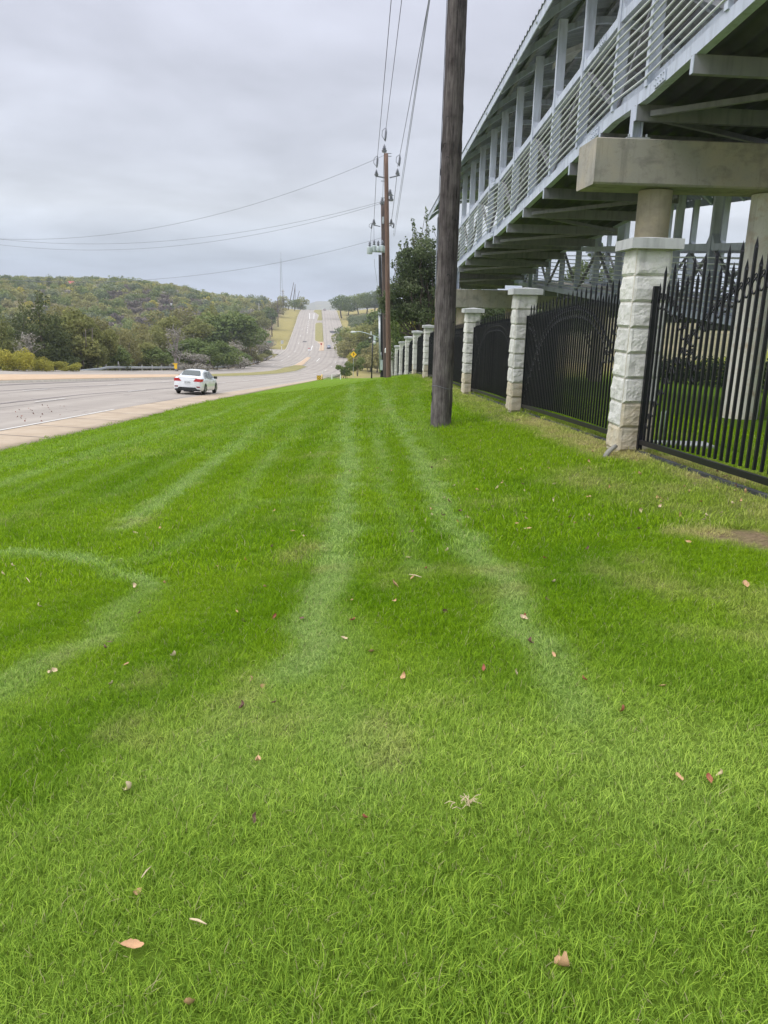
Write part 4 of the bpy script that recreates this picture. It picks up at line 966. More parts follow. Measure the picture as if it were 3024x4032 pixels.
# splits, checks and a wire loop on the near trunk
rr_ = np.random.default_rng(9)
def on_trunk(h_, a, out=0.0):
    f = h_/12.6; c = Vector(pb).lerp(near_top, f); r_ = .205+(.150-.205)*f+out; return c+Vector((math.cos(a)*r_, math.sin(a)*r_, 0))
for k in range(26):
    h_ = rr_.uniform(.3, 6.5); a = rr_.uniform(-PI*1.05, 0.05); ln = rr_.uniform(.05, .22); mb = MB()
    if k % 3: path = [on_trunk(h_+s*ln, a+s*.04, .002) for s in np.linspace(0, 1, 4)]
    else: path = [on_trunk(h_+.03*math.sin(s*3), a+s*.35, .003) for s in np.linspace(0, 1, 5)]
    mb.tube(path, [.002]+[.007]*(len(path)-2)+[.002], 5); mb.build('split', MAT['black_pole'], NP)
mb = MB(); mb.tube([on_trunk(.95+.03*math.sin(a*2), a, .006) for a in np.linspace(-PI-.2, .3, 16)], .004, 5); mb.build('wire_loop', MAT['wire_grey'], NP)
mb = MB(); mb.tube([on_trunk(h_, -PI*.97, .012) for h_ in np.linspace(2.6, 12, 12)], .006, 5); mb.build('ground_wire', MAT['wire'], NP)

A0 = hit(1531, 1489); A1 = at(1520, 604, A0.y); A0.z -= .2
PA = noisy_pole('utility_pole', A0, A1, .165, .125, MAT['red_pole'], 'tall red brown wooden utility pole with two insulator arms near its top', 5, 20, 14, .004, 'wooden utility poles')
YB = 64.0; B0 = at(1519, 1481, YB); B0.z = float(H(B0.x, YB))-.2; B1 = at(1507, 800, YB)
PB = noisy_pole('utility_pole', B0, B1, .19, .145, MAT['dark_pole'], 'dark brown utility pole behind the red brown one, carrying grey transformers', 6, 20, 12, .004, 'wooden utility poles')
YC = 72.0; C0 = at(1505, 1480, YC); C0.z = float(H(C0.x, YC))-.2; C1 = at(1496, 1003, YC)
PC = noisy_pole('utility_pole', C0, C1, .17, .13, MAT['black_pole'], 'blackened utility pole with grey conduits and a meter box at its foot', 7, 16, 12, .003, 'wooden utility poles')
YD = 80.0
def px_scale(Y): return Y/2900.0
def insul(pos, s, parent, name='insulator'):
    mb = MB(); p = Vector(pos)
    mb.tube([p, p+Vector((0, 0, .08*s)), p+Vector((0, 0, .085*s)), p+Vector((0, 0, .14*s)), p+Vector((0, 0, .145*s)), p+Vector((0, 0, .20*s)), p+Vector((0, 0, .27*s))], [.09*s, .11*s, .05*s, .09*s, .045*s, .06*s, .03*s], 10)
    return mb.build(name, MAT['insulator'], parent, True, 50)
def arm(parent, Y, u0, v0, u1, v1, name='cross_arm', w_=.07):
    mb = MB(); mb.bar(at(u0, v0, Y), at(u1, v1, Y), w_, w_); return mb.build(name, MAT['insulator'], parent)
YA = A0.y
arm(PA, YA, 1514, 700, 1478, 693); arm(PA, YA, 1534, 700, 1575, 690)
iL = at(1482, 692, YA); iR = at(1565, 688, YA); iT = at(1513, 596, YA)
insul(iL, 1.2, PA); insul(iR, 1.2, PA); insul(at(1513, 600, YA), 1.5, PA)
for u, v in ((1530, 604), (1530, 615), (1512, 713), (1512, 779), (1514, 795), (1538, 770)): 
    mb = MB(); q = at(u, v, YA); mb.tube([q-Vector((.18, 0, 0)), q+Vector((.18, 0, 0))], .022, 6); mb.build('bolt', MAT['insulator'], PA)
insul(at(1536, 772, YA), 1.4, PA); insul(at(1540, 792, YA), 1.4, PA)
arm(PB, YB, 1498, 892, 1470, 886); insul(at(1472, 884, YB), 1.5, PB); insul(at(1505, 806, YB), 1.9, PB); insul(at(1540, 884, YB), 1.5, PB); arm(PB, YB, 1512, 892, 1542, 888)
mb = MB(); mb.box(at(1508, 868, YB)-Vector((0, .2, 0)), (.16, .06, .5)); mb.build('mount_plate', MAT['galv'], PB)
# transformer rack
tb = thing('transformer_bank', tuple(at(1500, 1000, YB)), 'cluster of pale grey transformer cans with bushings hung beside the dark pole', 'transformer')
mb = MB(); mb.bar(at(1464, 990, YB)-Vector((0, .3, 0)), at(1530, 994, YB)-Vector((0, .3, 0)), .09, .14); mb.build('rack', MAT['galv'], tb)
for u, v, r_, h_ in ((1456, 1002, .22, .55), (1473, 994, .16, .5), (1489, 992, .13, .42), (1505, 992, .15, .46), (1520, 992, .14, .44)):
    q = at(u, v, YB)-Vector((0, .45, 0)); mb = MB(); mb.tube([q, q+Vector((0, 0, .05)), q+Vector((0, 0, h_-.05)), q+Vector((0, 0, h_))], [r_*.85, r_, r_, r_*.7], 12); c = mb.build('can', MAT['can'], tb, True, 40)
    mb = MB(); q2 = q+Vector((0, 0, h_)); mb.tube([q2, q2+Vector((0, 0, .1)), q2+Vector((0, 0, .11)), q2+Vector((0, 0, .25)), q2+Vector((0, 0, .4))], [.06, .13, .06, .11, .03], 8); mb.build('bushing', MAT['insulator'], tb, True, 50)
# conduits and boxes on the black pole
for du in (-4.5, -1.5):
    mb = MB(); mb.tube([at(1500+du, 1465, YC)-Vector((0, .2, 0)), at(1497+du, 1240, YC)-Vector((0, .2, 0))], .055, 8); mb.build('conduit', MAT['galv'], PC, True)
mb = MB(); mb.tube([at(1505, 1425, YC)-Vector((0, .25, 0)), at(1501, 1400, YC)-Vector((0, .25, 0)), at(1500, 1385, YC)-Vector((0, .2, 0))], .035, 6); mb.build('conduit', MAT['galv'], PC, True)
mb = MB(); mb.box(at(1502, 1437, YC)-Vector((0, .26, 0)), (.24, .16, .9)); mb.build('meter_box', MAT['can'], PC)
mb = MB(); mb.box(at(1495, 1225, YC)-Vector((0, .26, 0)), (.30, .2, .55)); mb.build('junction_box', MAT['galv'], PC)
mb = MB(); mb.box(at(1499, 1205, YC)-Vector((0, .2, 0)), (.2, .2, .3)); mb.build('sensor', MAT['galv'], PC)
# white capped post in front of the poles
q = at(1521, 1481, 57); q.z = float(H(q.x, 57)); t = thing('marker_post', tuple(q), 'brown wooden post with a white pointed cap beside the red brown pole', 'post')
mb = MB(); mb.box(q+Vector((0, 0, 1.0)), (.22, .22, 2.0)); 
top = at(1521.5, 1389, 57); q2 = q.copy(); q2.z = top.z; q2.x = top.x-.0
mb = MB(); mb.bar(q-Vector((0, 0, .2)), q2, .21, .21, up=(0, 1, 0)); mb.build('shaft', MAT['dark_pole'], t)
mb = MB(); a = .13; h_ = .28
mb.add([q2+Vector(p) for p in ((-a, -a, 0), (a, -a, 0), (a, a, 0), (-a, a, 0), (-a, -a, h_), (a, -a, h_), (a, a, h_), (-a, a, h_), (0, 0, h_+.12))], [(3, 2, 1, 0), (0, 1, 5, 4), (1, 2, 6, 5), (2, 3, 7, 6), (3, 0, 4, 7), (4, 5, 8), (5, 6, 8), (6, 7, 8), (7, 4, 8)]); mb.build('cap', MAT['white_paint'], t)
q = at(1512, 1480, 76); q.z = float(H(q.x, 76)); t = thing('steel_post', tuple(q), 'slim grey steel post between the black pole and the dark brown pole', 'post'); mb = MB(); mb.tube([q, at(1511, 1370, 76)], .07, 8); mb.build('shaft', MAT['galv'], t, True)

# wires. Each cable is a thing; sag is downwards
def cable(a, b_, sag, r_, label, m='wire', n=24, name='power_cable', group='overhead cables'):
    a, b_ = Vector(a), Vector(b_); pts = []
    for i in range(n+1):
        f = i/n; p = a.lerp(b_, f); p.z -= sag*4*f*(1-f); pts.append(p)
    mb = MB(); mb.tube(pts, r_, 5, cap=False); o = mb.build(name, MAT[m], None, True)
    return tag(o, label, 'cable', group)
def over(p0, u, v, zt, y_end=-18):
    # from p0 up and back over the camera, through the sight line of the frame top
    d = ray(u, v); Y = (zt-CZ)*d[1]/d[2]; q = Vector(d*Y/d[1]+np.array([0, 0, CZ])); k = (p0.y-y_end)/(p0.y-q.y); return Vector(p0).lerp(q, k)
topz = A1.z+.4
W1 = over(iL+Vector((0, 0, .5)), 1538, 0, 11.3); W2 = over(iT+Vector((0, 0, .5)), 1580, 0, 12.1); W3 = over(iR+Vector((0, 0, .5)), 1683, 0, 11.3)
cable(iL+Vector((0, 0, .45)), W1, .25, .013, 'leftmost black power cable climbing from the red brown pole to the top of the frame')
cable(iT+Vector((0, 0, .6)), W2, .25, .013, 'middle black power cable climbing from the tip of the red brown pole')
cable(iR+Vector((0, 0, .45)), W3, .25, .013, 'right-hand black power cable climbing from the right arm of the red brown pole')
q = at(1551, 930, YB-2)
for k, (u, v, lab) in enumerate(((1686, 0, 'thin grey cable crossing in front of the clouds beside the near wooden pole'), (1690, 0, 'bundled grey cable running closest to the near wooden pole'))):
    s0 = at(1548+k*5, 930, YB-2); cable(s0, over(s0, u, v, 9.0+k*.1), .1, .010+.002*k, lab, 'wire_grey')
cable(iL+Vector((0, 0, .35)), at(1472, 874, YB), .2, .016, 'black cable stepping down from the left arm to the dark pole')
cable(iT+Vector((0, 0, .4)), at(1506, 800, YB), .15, .016, 'black cable between the tips of the two tall poles')
cable(iR+Vector((0, 0, .35)), at(1540, 878, YB), .2, .016, 'black cable stepping down on the right of the red brown pole')
cable(at(1472, 880, YB), at(1473, 960, YB), 0, .014, 'drop lead from the dark pole arm to the transformers', 'wire_grey')
cable(at(1463, 900, YB), at(1458, 962, YB), -.1, .014, 'curled drop lead left of the dark pole', 'wire_grey')
cable(at(1474, 1020, YB), at(1475, 1046, YC), 0, .013, 'short lead under the transformer rack', 'wire_grey'); cable(at(1475, 1046, YC), at(1486, 1120, YD), 0, .013, 'slack lead dropping behind the poles', 'wire_grey')
# cables that cross the road to the left
cable(at(1512, 612, YA), at(-1232, 620, 60), 5.2, .011, 'single black cable sagging across the grey sky, topmost of the three that cross the road', 'wire_grey', n=60)
cable(at(1516, 790, YA), at(-711, 791, 60), 2.75, .010, 'upper cable of the close pair sagging over the road', 'wire_grey', n=60)
cable(at(1516, 796, YA), at(-711, 797, 60), 3.05, .010, 'lower cable of the close pair sagging over the road', 'wire_grey', n=60)
cable(at(1506, 935, YB), at(-900, 935, 66), 3.45, .012, 'lowest cable over the road, dipping towards the wooded hill', 'wire_grey', n=60)
for pl in ((1486, 622), (1520, 523), (1573, 630)):   # in-line clamps
    pass
def clamp(u, v, Y, L_, label, tilt=.1):
    p = at(u, v, Y); t = thing('line_clamp', tuple(p), label, 'clamp', 'clamps on the cables'); mb = MB(); L_ *= .7
    mb.tube([p+Vector((-tilt*.1, 0, -L_/2)), p+Vector((0, 0, -L_*.2)), p+Vector((.02, 0, L_*.2)), p+Vector((tilt*.2, 0, L_/2))], [.03, .065, .065, .03], 7); mb.build('body', MAT['insulator'], t, True)
    mb = MB(); mb.tube([p+Vector((-.02, 0, -L_*.45)), p+Vector((-.2, 0, -L_*.1)), p+Vector((-.18, 0, L_*.3)), p+Vector((.0, 0, L_*.5))], .018, 5); mb.build('loop', MAT['insulator'], t, True)
clamp(1485, 637, YA-1.5, .9, 'dark clamp on the left cable just above the left insulator arm'); clamp(1518, 530, YA-3, 1.0, 'dark clamp on the middle cable above the tip of the tall pole'); clamp(1573, 632, YA-1.5, .9, 'dark clamp on the right cable above the right insulator arm')
clamp(1463, 890, YB, .6, 'small clamp hanging left of the dark pole'); clamp(1549, 888, YB, .6, 'small clamp hanging right of the red brown pole')

# street lamp
YL = 104.0
lb = at(1465, 1479, YL); gz = float(H(lb.x, YL)); base = Vector((at(1463, 1490, YL).x, YL, gz)); ltop = at(1468, 1320, YL)
t = thing('street_lamp', tuple(base), 'slim black street lamp post with a long grey arm and cobra head over the road', 'street lamp')
mb = MB(); mb.tube([base, base.lerp(ltop, .5), ltop], [.10, .085, .07], 10); mb.build('pole', MAT['black_paint'], t, True)
mb = MB(); mb.tube([at(1496, 1331, YL), at(1468, 1321, YL), at(1440, 1311, YL), at(1418, 1306, YL), at(1402, 1306, YL)], .05, 8); mb.build('arm', MAT['galv'], t, True)
mb = MB(); q = at(1403, 1307, YL); mb.tube([q+Vector((.05, 0, 0)), q+Vector((-.2, 0, -.03)), q+Vector((-.55, 0, -.06)), q+Vector((-.78, 0, -.03))], [.07, .15, .17, .06], 10); mb.build('lamp_head', MAT['cap'], t, True)
mb = MB(); mb.box(at(1461, 1312, YL), (.22, .2, .45)); mb.build('sensor_box', MAT['cap'], t)
mb = MB(); mb.box(at(1475, 1331, YL), (.32, .25, .55)); mb.build('control_box', MAT['can'], t)
mb = MB(); q = at(1474, 1350, YL); mb.tube([q+Vector((-.1, 0, .35)), q+Vector((0, 0, .1)), q+Vector((0, 0, -.3))], [.05, .25, .12], 10); mb.build('siren_horn', MAT['cap'], t, True)
mb = MB(); q = at(1462, 1330, YL); mb.tube([q, q+Vector((-.3, 0, -.05))], [.05, .14], 8); mb.build('camera_head', MAT['cap'], t, True)

# ------------------------------------------------------------------ signs and roadside furniture
def sign_post(u, v, y, label, cat='sign', name='road_sign'):
    b = h2(at(u, v, y).x, y); return thing(name, tuple(b), label, cat), b
t, b = sign_post(1391, 1440, 128, 'yellow diamond warning sign with a black arrow shape, beside the right kerb in the dip')
c = at(1392, 1396, 128)
mb = MB(); mb.bar(b, Vector((b.x, b.y+.05, c.z-.2)), .08, .08, up=(0, 1, 0)); mb.build('post', MAT['galv'], t)
s_ = .54; mb = MB(); mb.prism([c+Vector((0, 0, s_)), c+Vector((-s_, 0, 0)), c+Vector((0, 0, -s_)), c+Vector((s_, 0, 0))], (0, .02, 0)); mb.build('sign_plate', MAT['yellow_paint'], t)
mb = MB(); cc = c-Vector((0, .012, 0))
mb.box(cc+Vector((-.02, 0, -.02)), (.07, .008, .46)); mb.bar(cc+Vector((0, 0, -.04)), cc+Vector((.22, 0, .08)), .008, .06, up=(0, 0, 1)); mb.add([cc+Vector((-.12, -.004, .16)), cc+Vector((.08, -.004, .16)), cc+Vector((-.02, -.004, .32))], [(0, 1, 2)]); mb.build('arrow_symbol', MAT['red_paint'] if False else MAT['black_paint'], t)
mb = MB(); c2 = at(1392, 1377, 128.1); mb.prism([c2+Vector((-.25, 0, -.1)), c2+Vector((.25, 0, -.1)), c2+Vector((.0, 0, .25))], (0, .02, 0)); mb.build('rear_plate', MAT['tan_paving'], t)
# striped object marker
t, b = sign_post(1256, 1498, 104, 'square yellow and black striped hazard marker at the edge of the lawn crest')
b = h2(-9.0, 104); c = at(1256, 1487, 104); hs = .30
t.location = (c.x, 104, float(H(c.x, 104)))
mb = MB(); mb.bar((c.x, 104.04, float(H(c.x, 104))-.1), (c.x, 104.04, c.z), .06, .06, up=(0, 1, 0)); mb.build('post', MAT['galv'], t)
mb = MB(); mb.box(c, (hs*2, .02, hs*2)); mb.build('sign_plate', MAT['yellow_paint'], t)
mb = MB()
for k in range(-2, 3):
    o_ = k*.26; pts = []
    for s in (-.065, .065):
        pts.append((o_+s, ))
    a0, a1 = o_-.06, o_+.06
    poly = []
    def clipd(a):  # stripe edge line z = x + a, clipped to the plate
        xs0 = max(-hs, -hs-a); xs1 = min(hs, hs-a); return (xs0, xs0+a), (xs1, xs1+a)
    (p0, p1), (p2, p3) = clipd(a0), clipd(a1)
    mb.add([c+Vector((p0[0], -.013, p0[1])), c+Vector((p1[0], -.013, p1[1])), c+Vector((p3[0], -.013, p3[1])), c+Vector((p2[0], -.013, p2[1]))], [(0, 1, 2, 3)])
mb.build('stripes', MAT['black_paint'], t)
# yellow plastic post and grey post beside it
for u, col_, lab, hh in ((1268, 'yellow_paint', 'slim yellow marker post beside the striped hazard board', 1.5), (1270, 'galv', 'thin grey rod rising beside the striped hazard board', 1.5)):
    q = at(u, 1493, 105); g = h2(q.x, 105); t = thing('marker_post', tuple(g), lab, 'post'); mb = MB(); tp = at(u, 1474 if col_ == 'yellow_paint' else 1462, 105); mb.tube([g, (g.x, g.y, tp.z)], .06 if col_ == 'yellow_paint' else .03, 6); mb.build('shaft', MAT[col_], t, True)
# weathered board fence at the culvert
ft = thing('board_fence', tuple(h2(-8.2, 112)), 'low grey weathered board fence beyond the lawn crest, right of the striped marker', 'fence')
ua = np.linspace(1272, 1343, 30)
for k in range(29):
    Yk = 108+k*.45; a, b_ = at(ua[k]+.3, 1480, Yk), at(ua[k+1]-.3, 1480, Yk+.45); tp = at(ua[k], 1477-6*k/29+(2 if k < 8 else 0)+rng.uniform(-.8, .8), Yk).z; g = float(H(a.x, Yk))-.1
    mb = MB(); mb.bar(((a.x+b_.x)/2, Yk, g), ((a.x+b_.x)/2, Yk, tp), abs(b_.x-a.x), .04, up=(0, 1, 0)); mb.build('board', MAT['grey_wood'], ft)
for u in (1307, 1341):
    Yk = 112; q = at(u, 1490, Yk); mb = MB(); mb.box((q.x, Yk-.3, q.z+.1), (.14, .1, .9)); mb.build('white_post', MAT['white_paint'], ft)
def simple_sign(u, v_top, v_base, y, size, m, label, shape='diamond', plates=()):
    x = at(u, v_base, y).x; g = h2(x, y); t = thing('road_sign', tuple(g), label, 'sign'); c = at(u, v_top, y)
    mb = MB(); mb.bar(g, Vector((x, y+.05, c.z)), .09, .09, up=(0, 1, 0)); mb.build('post', MAT['galv'], t)
    c.x = x; mb = MB()
    if shape == 'diamond': mb.prism([c+Vector((0, 0, size)), c+Vector((-size, 0, 0)), c+Vector((0, 0, -size)), c+Vector((size, 0, 0))], (0, .03, 0))
    else: mb.box(c, (size*1.6, .03, size*2))
    mb.build('sign_plate', MAT[m], t)
    for (dv, w_, h_, mm_) in plates:
        q = at(u, v_top+dv, y); mb = MB(); mb.box((x, y-.02, q.z), (w_, .03, h_)); mb.build('sub_plate', MAT[mm_], t)
    return t
simple_sign(1030, 1377, 1415, 268, .72, 'galv', 'grey back of a diamond sign at the junction below the golden bank', plates=((13, .9, .8, 'cap'),))
simple_sign(1217, 1376, 1407, 296, .5, 'white_paint', 'keep-right sign on the tip of the nearer tan traffic island', 'rect', plates=((-4, .9, .25, 'red_paint'),))
simple_sign(1265, 1355, 1381, 342, .45, 'red_paint', 'small sign on the tan tip of the long grassed island', 'rect')
simple_sign(1111, 1347, 1355, 365, .75, 'cap', 'pale rectangular sign on the golden grass bank', 'rect')
simple_sign(1050, 1380, 1398, 300, .8, 'cap', 'pale square sign back beside the side road mouth', 'rect')
g = h2(-50.5, 330); t = thing('street_name_sign', tuple(g), 'green street name blade on a post by the side road', 'sign'); mb = MB(); mb.tube([g, g+Vector((0, 0, 4))], .05, 6); mb.build('post', MAT['galv'], t); mb = MB(); mb.box(g+Vector((.2, 0, 4)), (2.4, .05, .5)); mb.build('sign_plate', MAT['green_sign'], t)
g = h2(-46.6, 343); t = thing('marker_post', tuple(g), 'white marker post at the corner of the golden bank', 'post'); mb = MB(); mb.box(g+Vector((0, 0, .5)), (.3, .2, 1.6)); mb.build('shaft', MAT['white_paint'], t)
# yellow crash-cushion marker left of the car
g = h2(-34.3, 122); t = thing('hazard_marker', tuple(g), 'dented yellow hazard board on a post at the guard rail, left of the white car', 'sign')
c = at(692, 1444, 122); g2 = h2(c.x, 122); t.location = g2
mb = MB(); mb.bar(g2, (c.x, 122, c.z), .09, .09, up=(0, 1, 0)); mb.build('post', MAT['galv'], t)
mb = MB(); mb.box((c.x, 121.95, c.z+.1), (.42, .05, .85)); mb.box((c.x-.05, 121.93, c.z+.45), (.75, .06, .16)); mb.build('sign_plate', MAT['yellow_paint'], t)
# guard rail
gr = thing('guard_rail', tuple(h2(-34.5, 125)), 'long galvanised guard rail curving round the outside of the far carriageway', 'guard rail')
gy_ = np.concatenate([np.linspace(97, 290, 90)]); gpts = [h2(float(ip(L_T, y))-.9-(1.5 if y < 99 else 0), float(y), .55*min(1, (y-96)/6)) for y in gy_]
V = []; prof = [(-.02, -.16), (.05, -.10), (-.02, 0), (.05, .10), (-.02, .16)]
for i, p in enumerate(gpts):
    d = (gpts[min(i+1, len(gpts)-1)]-gpts[max(i-1, 0)]).normalized(); nn = Vector((d.y, -d.x, 0))
    for a, z in prof: V.append(tuple(p+nn*a+Vector((0, 0, z))-offset_of(gr)))
i = np.arange(len(V)).reshape(len(gpts), 5); link_mesh('rail', np_mesh('rail', V, np.stack([i[:-1, :-1], i[:-1, 1:], i[1:, 1:], i[1:, :-1]], -1).reshape(-1, 4), MAT['galv']), gr)
pmesh = MB(); pmesh.box((0, 0, .1), (.16, .2, 1.3)); pm_ = pmesh.mesh('post', MAT['grey_wood'])
for k in range(0, 90, 2): link_mesh('post', pm_, gr, gpts[k]-Vector((.12, 0, .35))-offset_of(gr))
dm_ = MB(); dm_.box((0, 0, .0), (.14, .05, .9)); dm2 = dm_.mesh('delineator', MAT['white_paint'])
for k in (4, 22, 34, 46, 60, 74): link_mesh('delineator', dm2, gr, gpts[k]+Vector((-.2, 0, .4))-offset_of(gr))

# far utility poles on the hill
hill_poles = [(1071, 1325, 395, 9.5, 0, 'brown pole low on the golden bank'), (1095, 1286, 450, 16, 0, 'brown pole halfway up the golden bank'), (1115, 1240, 540, 16, 0, 'tall brown pole near the top of the golden bank'),
 (1134, 1203, 600, 17, 4.6, 'strongly leaning pole on the skyline beside the bank'), (1149, 1190, 640, 14, 3.0, 'second leaning pole on the skyline'), (1161, 1170, 660, 9, .3, 'short upright pole on the skyline'), (1160, 1180, 650, 7, 4.0, 'short leaning stub pole on the skyline'),
 (1022, 1305, 400, 14, 0, 'grey pole with a long crossarm among trees below the bank'), (1037, 1318, 395, 11, 0, 'dark pole with a white lamp among trees below the bank'), (673, 1260, 330, 8, 0, 'lone pole with a white can standing in the woodland')]
for u, v, Y, hh, lean, lab in hill_poles:
    x = at(u, v, Y).x; g = h2(x, Y); d = ray(u, v); zv = at(u, v, Y).z
    if abs(zv-g.z) < 12: g.z = min(g.z, zv+2)
    t = thing('utility_pole', tuple(g), lab, 'utility pole', 'far utility poles'); tp = Vector((x+lean, Y, zv+hh)) if lean else Vector((x, Y, zv+hh))
    mb = MB(); mb.tube([g-Vector((0, 0, .5)), tp], [.28, .2], 6); mb.build('shaft', MAT['dark_pole'] if 'grey' not in lab else MAT['grey_wood'], t, True)
    if 'crossarm' in lab or 'lamp' in lab or 'tall' in lab:
        mb = MB(); mb.box(tp-Vector((0, 0, .5)), (3.4 if 'crossarm' in lab else 2.0, .2, .22)); mb.build('cross_arm', MAT['grey_wood'], t)
    if 'white' in lab or 'tall' in lab:
        mb = MB(); q = tp-Vector((-.5, .2, 2.2)); mb.tube([q, q+Vector((0, 0, 1.0))], .35, 8); mb.build('can', MAT['cap'], t, True)
hp = [at(1115, 1190, 540), at(1096, 1214, 450), at(1072, 1275, 395)]
for k in range(3):
    cable(at(1118, 1162+k*4, 560), at(1043, 1290+k*3, 395), 3, .03, ('upper', 'middle', 'lower')[k]+' thin far cable hanging between the poles of the golden bank', 'wire_grey', 10)
# radio mast
tx = at(1108, 1175, 720); tt_ = thing('radio_mast', (tx.x, 720, 0), 'tall pale lattice radio mast on the horizon left of the road', 'radio mast')
zt = at(1108, 992, 720).z; legs = []
for k in range(3):
    a = 2*PI*k/3; legs.append((math.cos(a), math.sin(a)))
for lx_, ly_ in legs:
    mb = MB(); mb.tube([(tx.x+lx_*2.2, 720+ly_*2.2, -8), (tx.x+lx_*.35, 720+ly_*.35, zt-6)], .13, 5); mb.build('leg', MAT['galv'], tt_)
mb = MB()
zs = np.linspace(-8, zt-6, 22)
for i in range(21):
    ra, rb = 2.2-(1.85)*i/21, 2.2-(1.85)*(i+1)/21
    for k in range(3):
        (ax, ay), (bx, by) = legs[k], legs[(k+1) % 3]
        mb.tube([(tx.x+ax*ra, 720+ay*ra, zs[i]), (tx.x+bx*rb, 720+by*rb, zs[i+1])], .06, 3, False)
mb.build('lattice', MAT['galv'], tt_)
mb = MB(); mb.tube([(tx.x, 720, zt-6), (tx.x, 720, zt)], .12, 5); mb.build('antenna', MAT['galv'], tt_)
mb = MB(); mb.tube([(tx.x+1.6, 719, 14), (tx.x+1.6, 719.5, 15.6)], .8, 8); mb.build('dish', MAT['cap'], tt_)

# red roofed house on the hill
hp_ = hit(296, 1135) or h2(-185, 470)
hs_ = thing('house', tuple(hp_), 'low house with a red metal roof half hidden on the wooded hill', 'house')
x0, y0, z0 = hp_; mb = MB(); mb.box((x0, y0, z0+1.4), (8, 5, 1.6)); mb.build('wall', MAT['cap'], hs_)
mb = MB(); mb.add([(x0-5.4, y0-3.4, z0+2.3), (x0+5.4, y0-3.4, z0+2.0), (x0+3.6, y0, z0+3.6), (x0-3.4, y0, z0+3.9), (x0-5.4, y0+3.4, z0+2.3), (x0+5.4, y0+3.4, z0+2.0)], [(0, 1, 2, 3), (4, 3, 2, 5), (0, 3, 4), (1, 5, 2)]); mb.build('roof', MAT['red_paint'], hs_)
for k in range(4):
    mb = MB(); mb.box((x0-2.9+k*1.9, y0-2.54, z0+1.5), (.8, .1, .8)); mb.build('window', MAT['black_paint'], hs_)
# far city masts are too small to build; keep hedge and pipe behind the fence
# ------------------------------------------------------------------ trees
def limb(mb, a, b_, r0, r1, r, k=5, wig=.06, n=6):
    a, b_ = Vector(a), Vector(b_); L_ = (b_-a).length; pts = []
    for i in range(k+1):
        f = i/k; p = a.lerp(b_, f); 
        if 0 < i < k: p += Vector(r.normal(0, wig*L_, 3))
        pts.append(p)
    mb.tube(pts, [r0+(r1-r0)*i/k for i in range(k+1)], n); return pts
def leaf_cloud(lobes, n, size, r, flat=0.0, up=.35):
    """leaf clump quads spread through ellipsoid lobes, denser towards the skins; returns verts, faces, tint"""
    vol = np.array([l[3]*l[4]*l[5] for l in lobes])**.85; vol = vol/vol.sum(); cnt = r.multinomial(n, vol)
    P_, Nn, T = [], [], []
    for (cx, cy, cz, rx, ry, rz), c in zip(lobes, cnt):
        d = r.normal(0, 1, (c, 3)); d /= np.linalg.norm(d, axis=1)[:, None]
        rad = 1-np.abs(r.normal(0, .22, c)); rad = np.clip(rad, .1, 1.1)+r.normal(0, .05, c)
        # lumpy skin
        ph = r.uniform(0, 6, 3); rad *= 1+.16*np.sin(d[:, 0]*4+ph[0])*np.sin(d[:, 1]*4+ph[1])+.12*np.sin(d[:, 2]*6+ph[2])
        P_.append(np.array([cx, cy, cz])+d*rad[:, None]*np.array([rx, ry, rz])); Nn.append(d)
        T.append(np.full(c, r.uniform(.25, .75))+r.normal(0, .13, c))
    P_ = np.vstack(P_); Nn = np.vstack(Nn); T = np.clip(np.concatenate(T), 0, 1); m_ = len(P_)
    nn = Nn*.55+r.normal(0, .6, (m_, 3))+np.array([0, 0, up]); nn /= np.linalg.norm(nn, axis=1)[:, None]
    t1 = np.cross(nn, r.normal(0, 1, (m_, 3))); t1 /= np.linalg.norm(t1, axis=1)[:, None]; t2 = np.cross(nn, t1)
    s = size*r.uniform(.55, 1.35, m_)[:, None]; a = r.uniform(.45, .9, m_)[:, None]
    V = np.stack([P_-t1*s, P_-t2*s*a*.8+nn*s*.12, P_+t1*s*r.uniform(.7, 1.1, m_)[:, None], P_+t2*s*a+nn*s*.15], 1).reshape(-1, 3)
    Fq = np.arange(m_*4).reshape(-1, 4)
    return V, Fq, np.repeat(T, 4)
def cloud_mesh(name, V, Fq, T, m):
    me = np_mesh(name, V, Fq, m); fattr(me, 'tint', T); return me
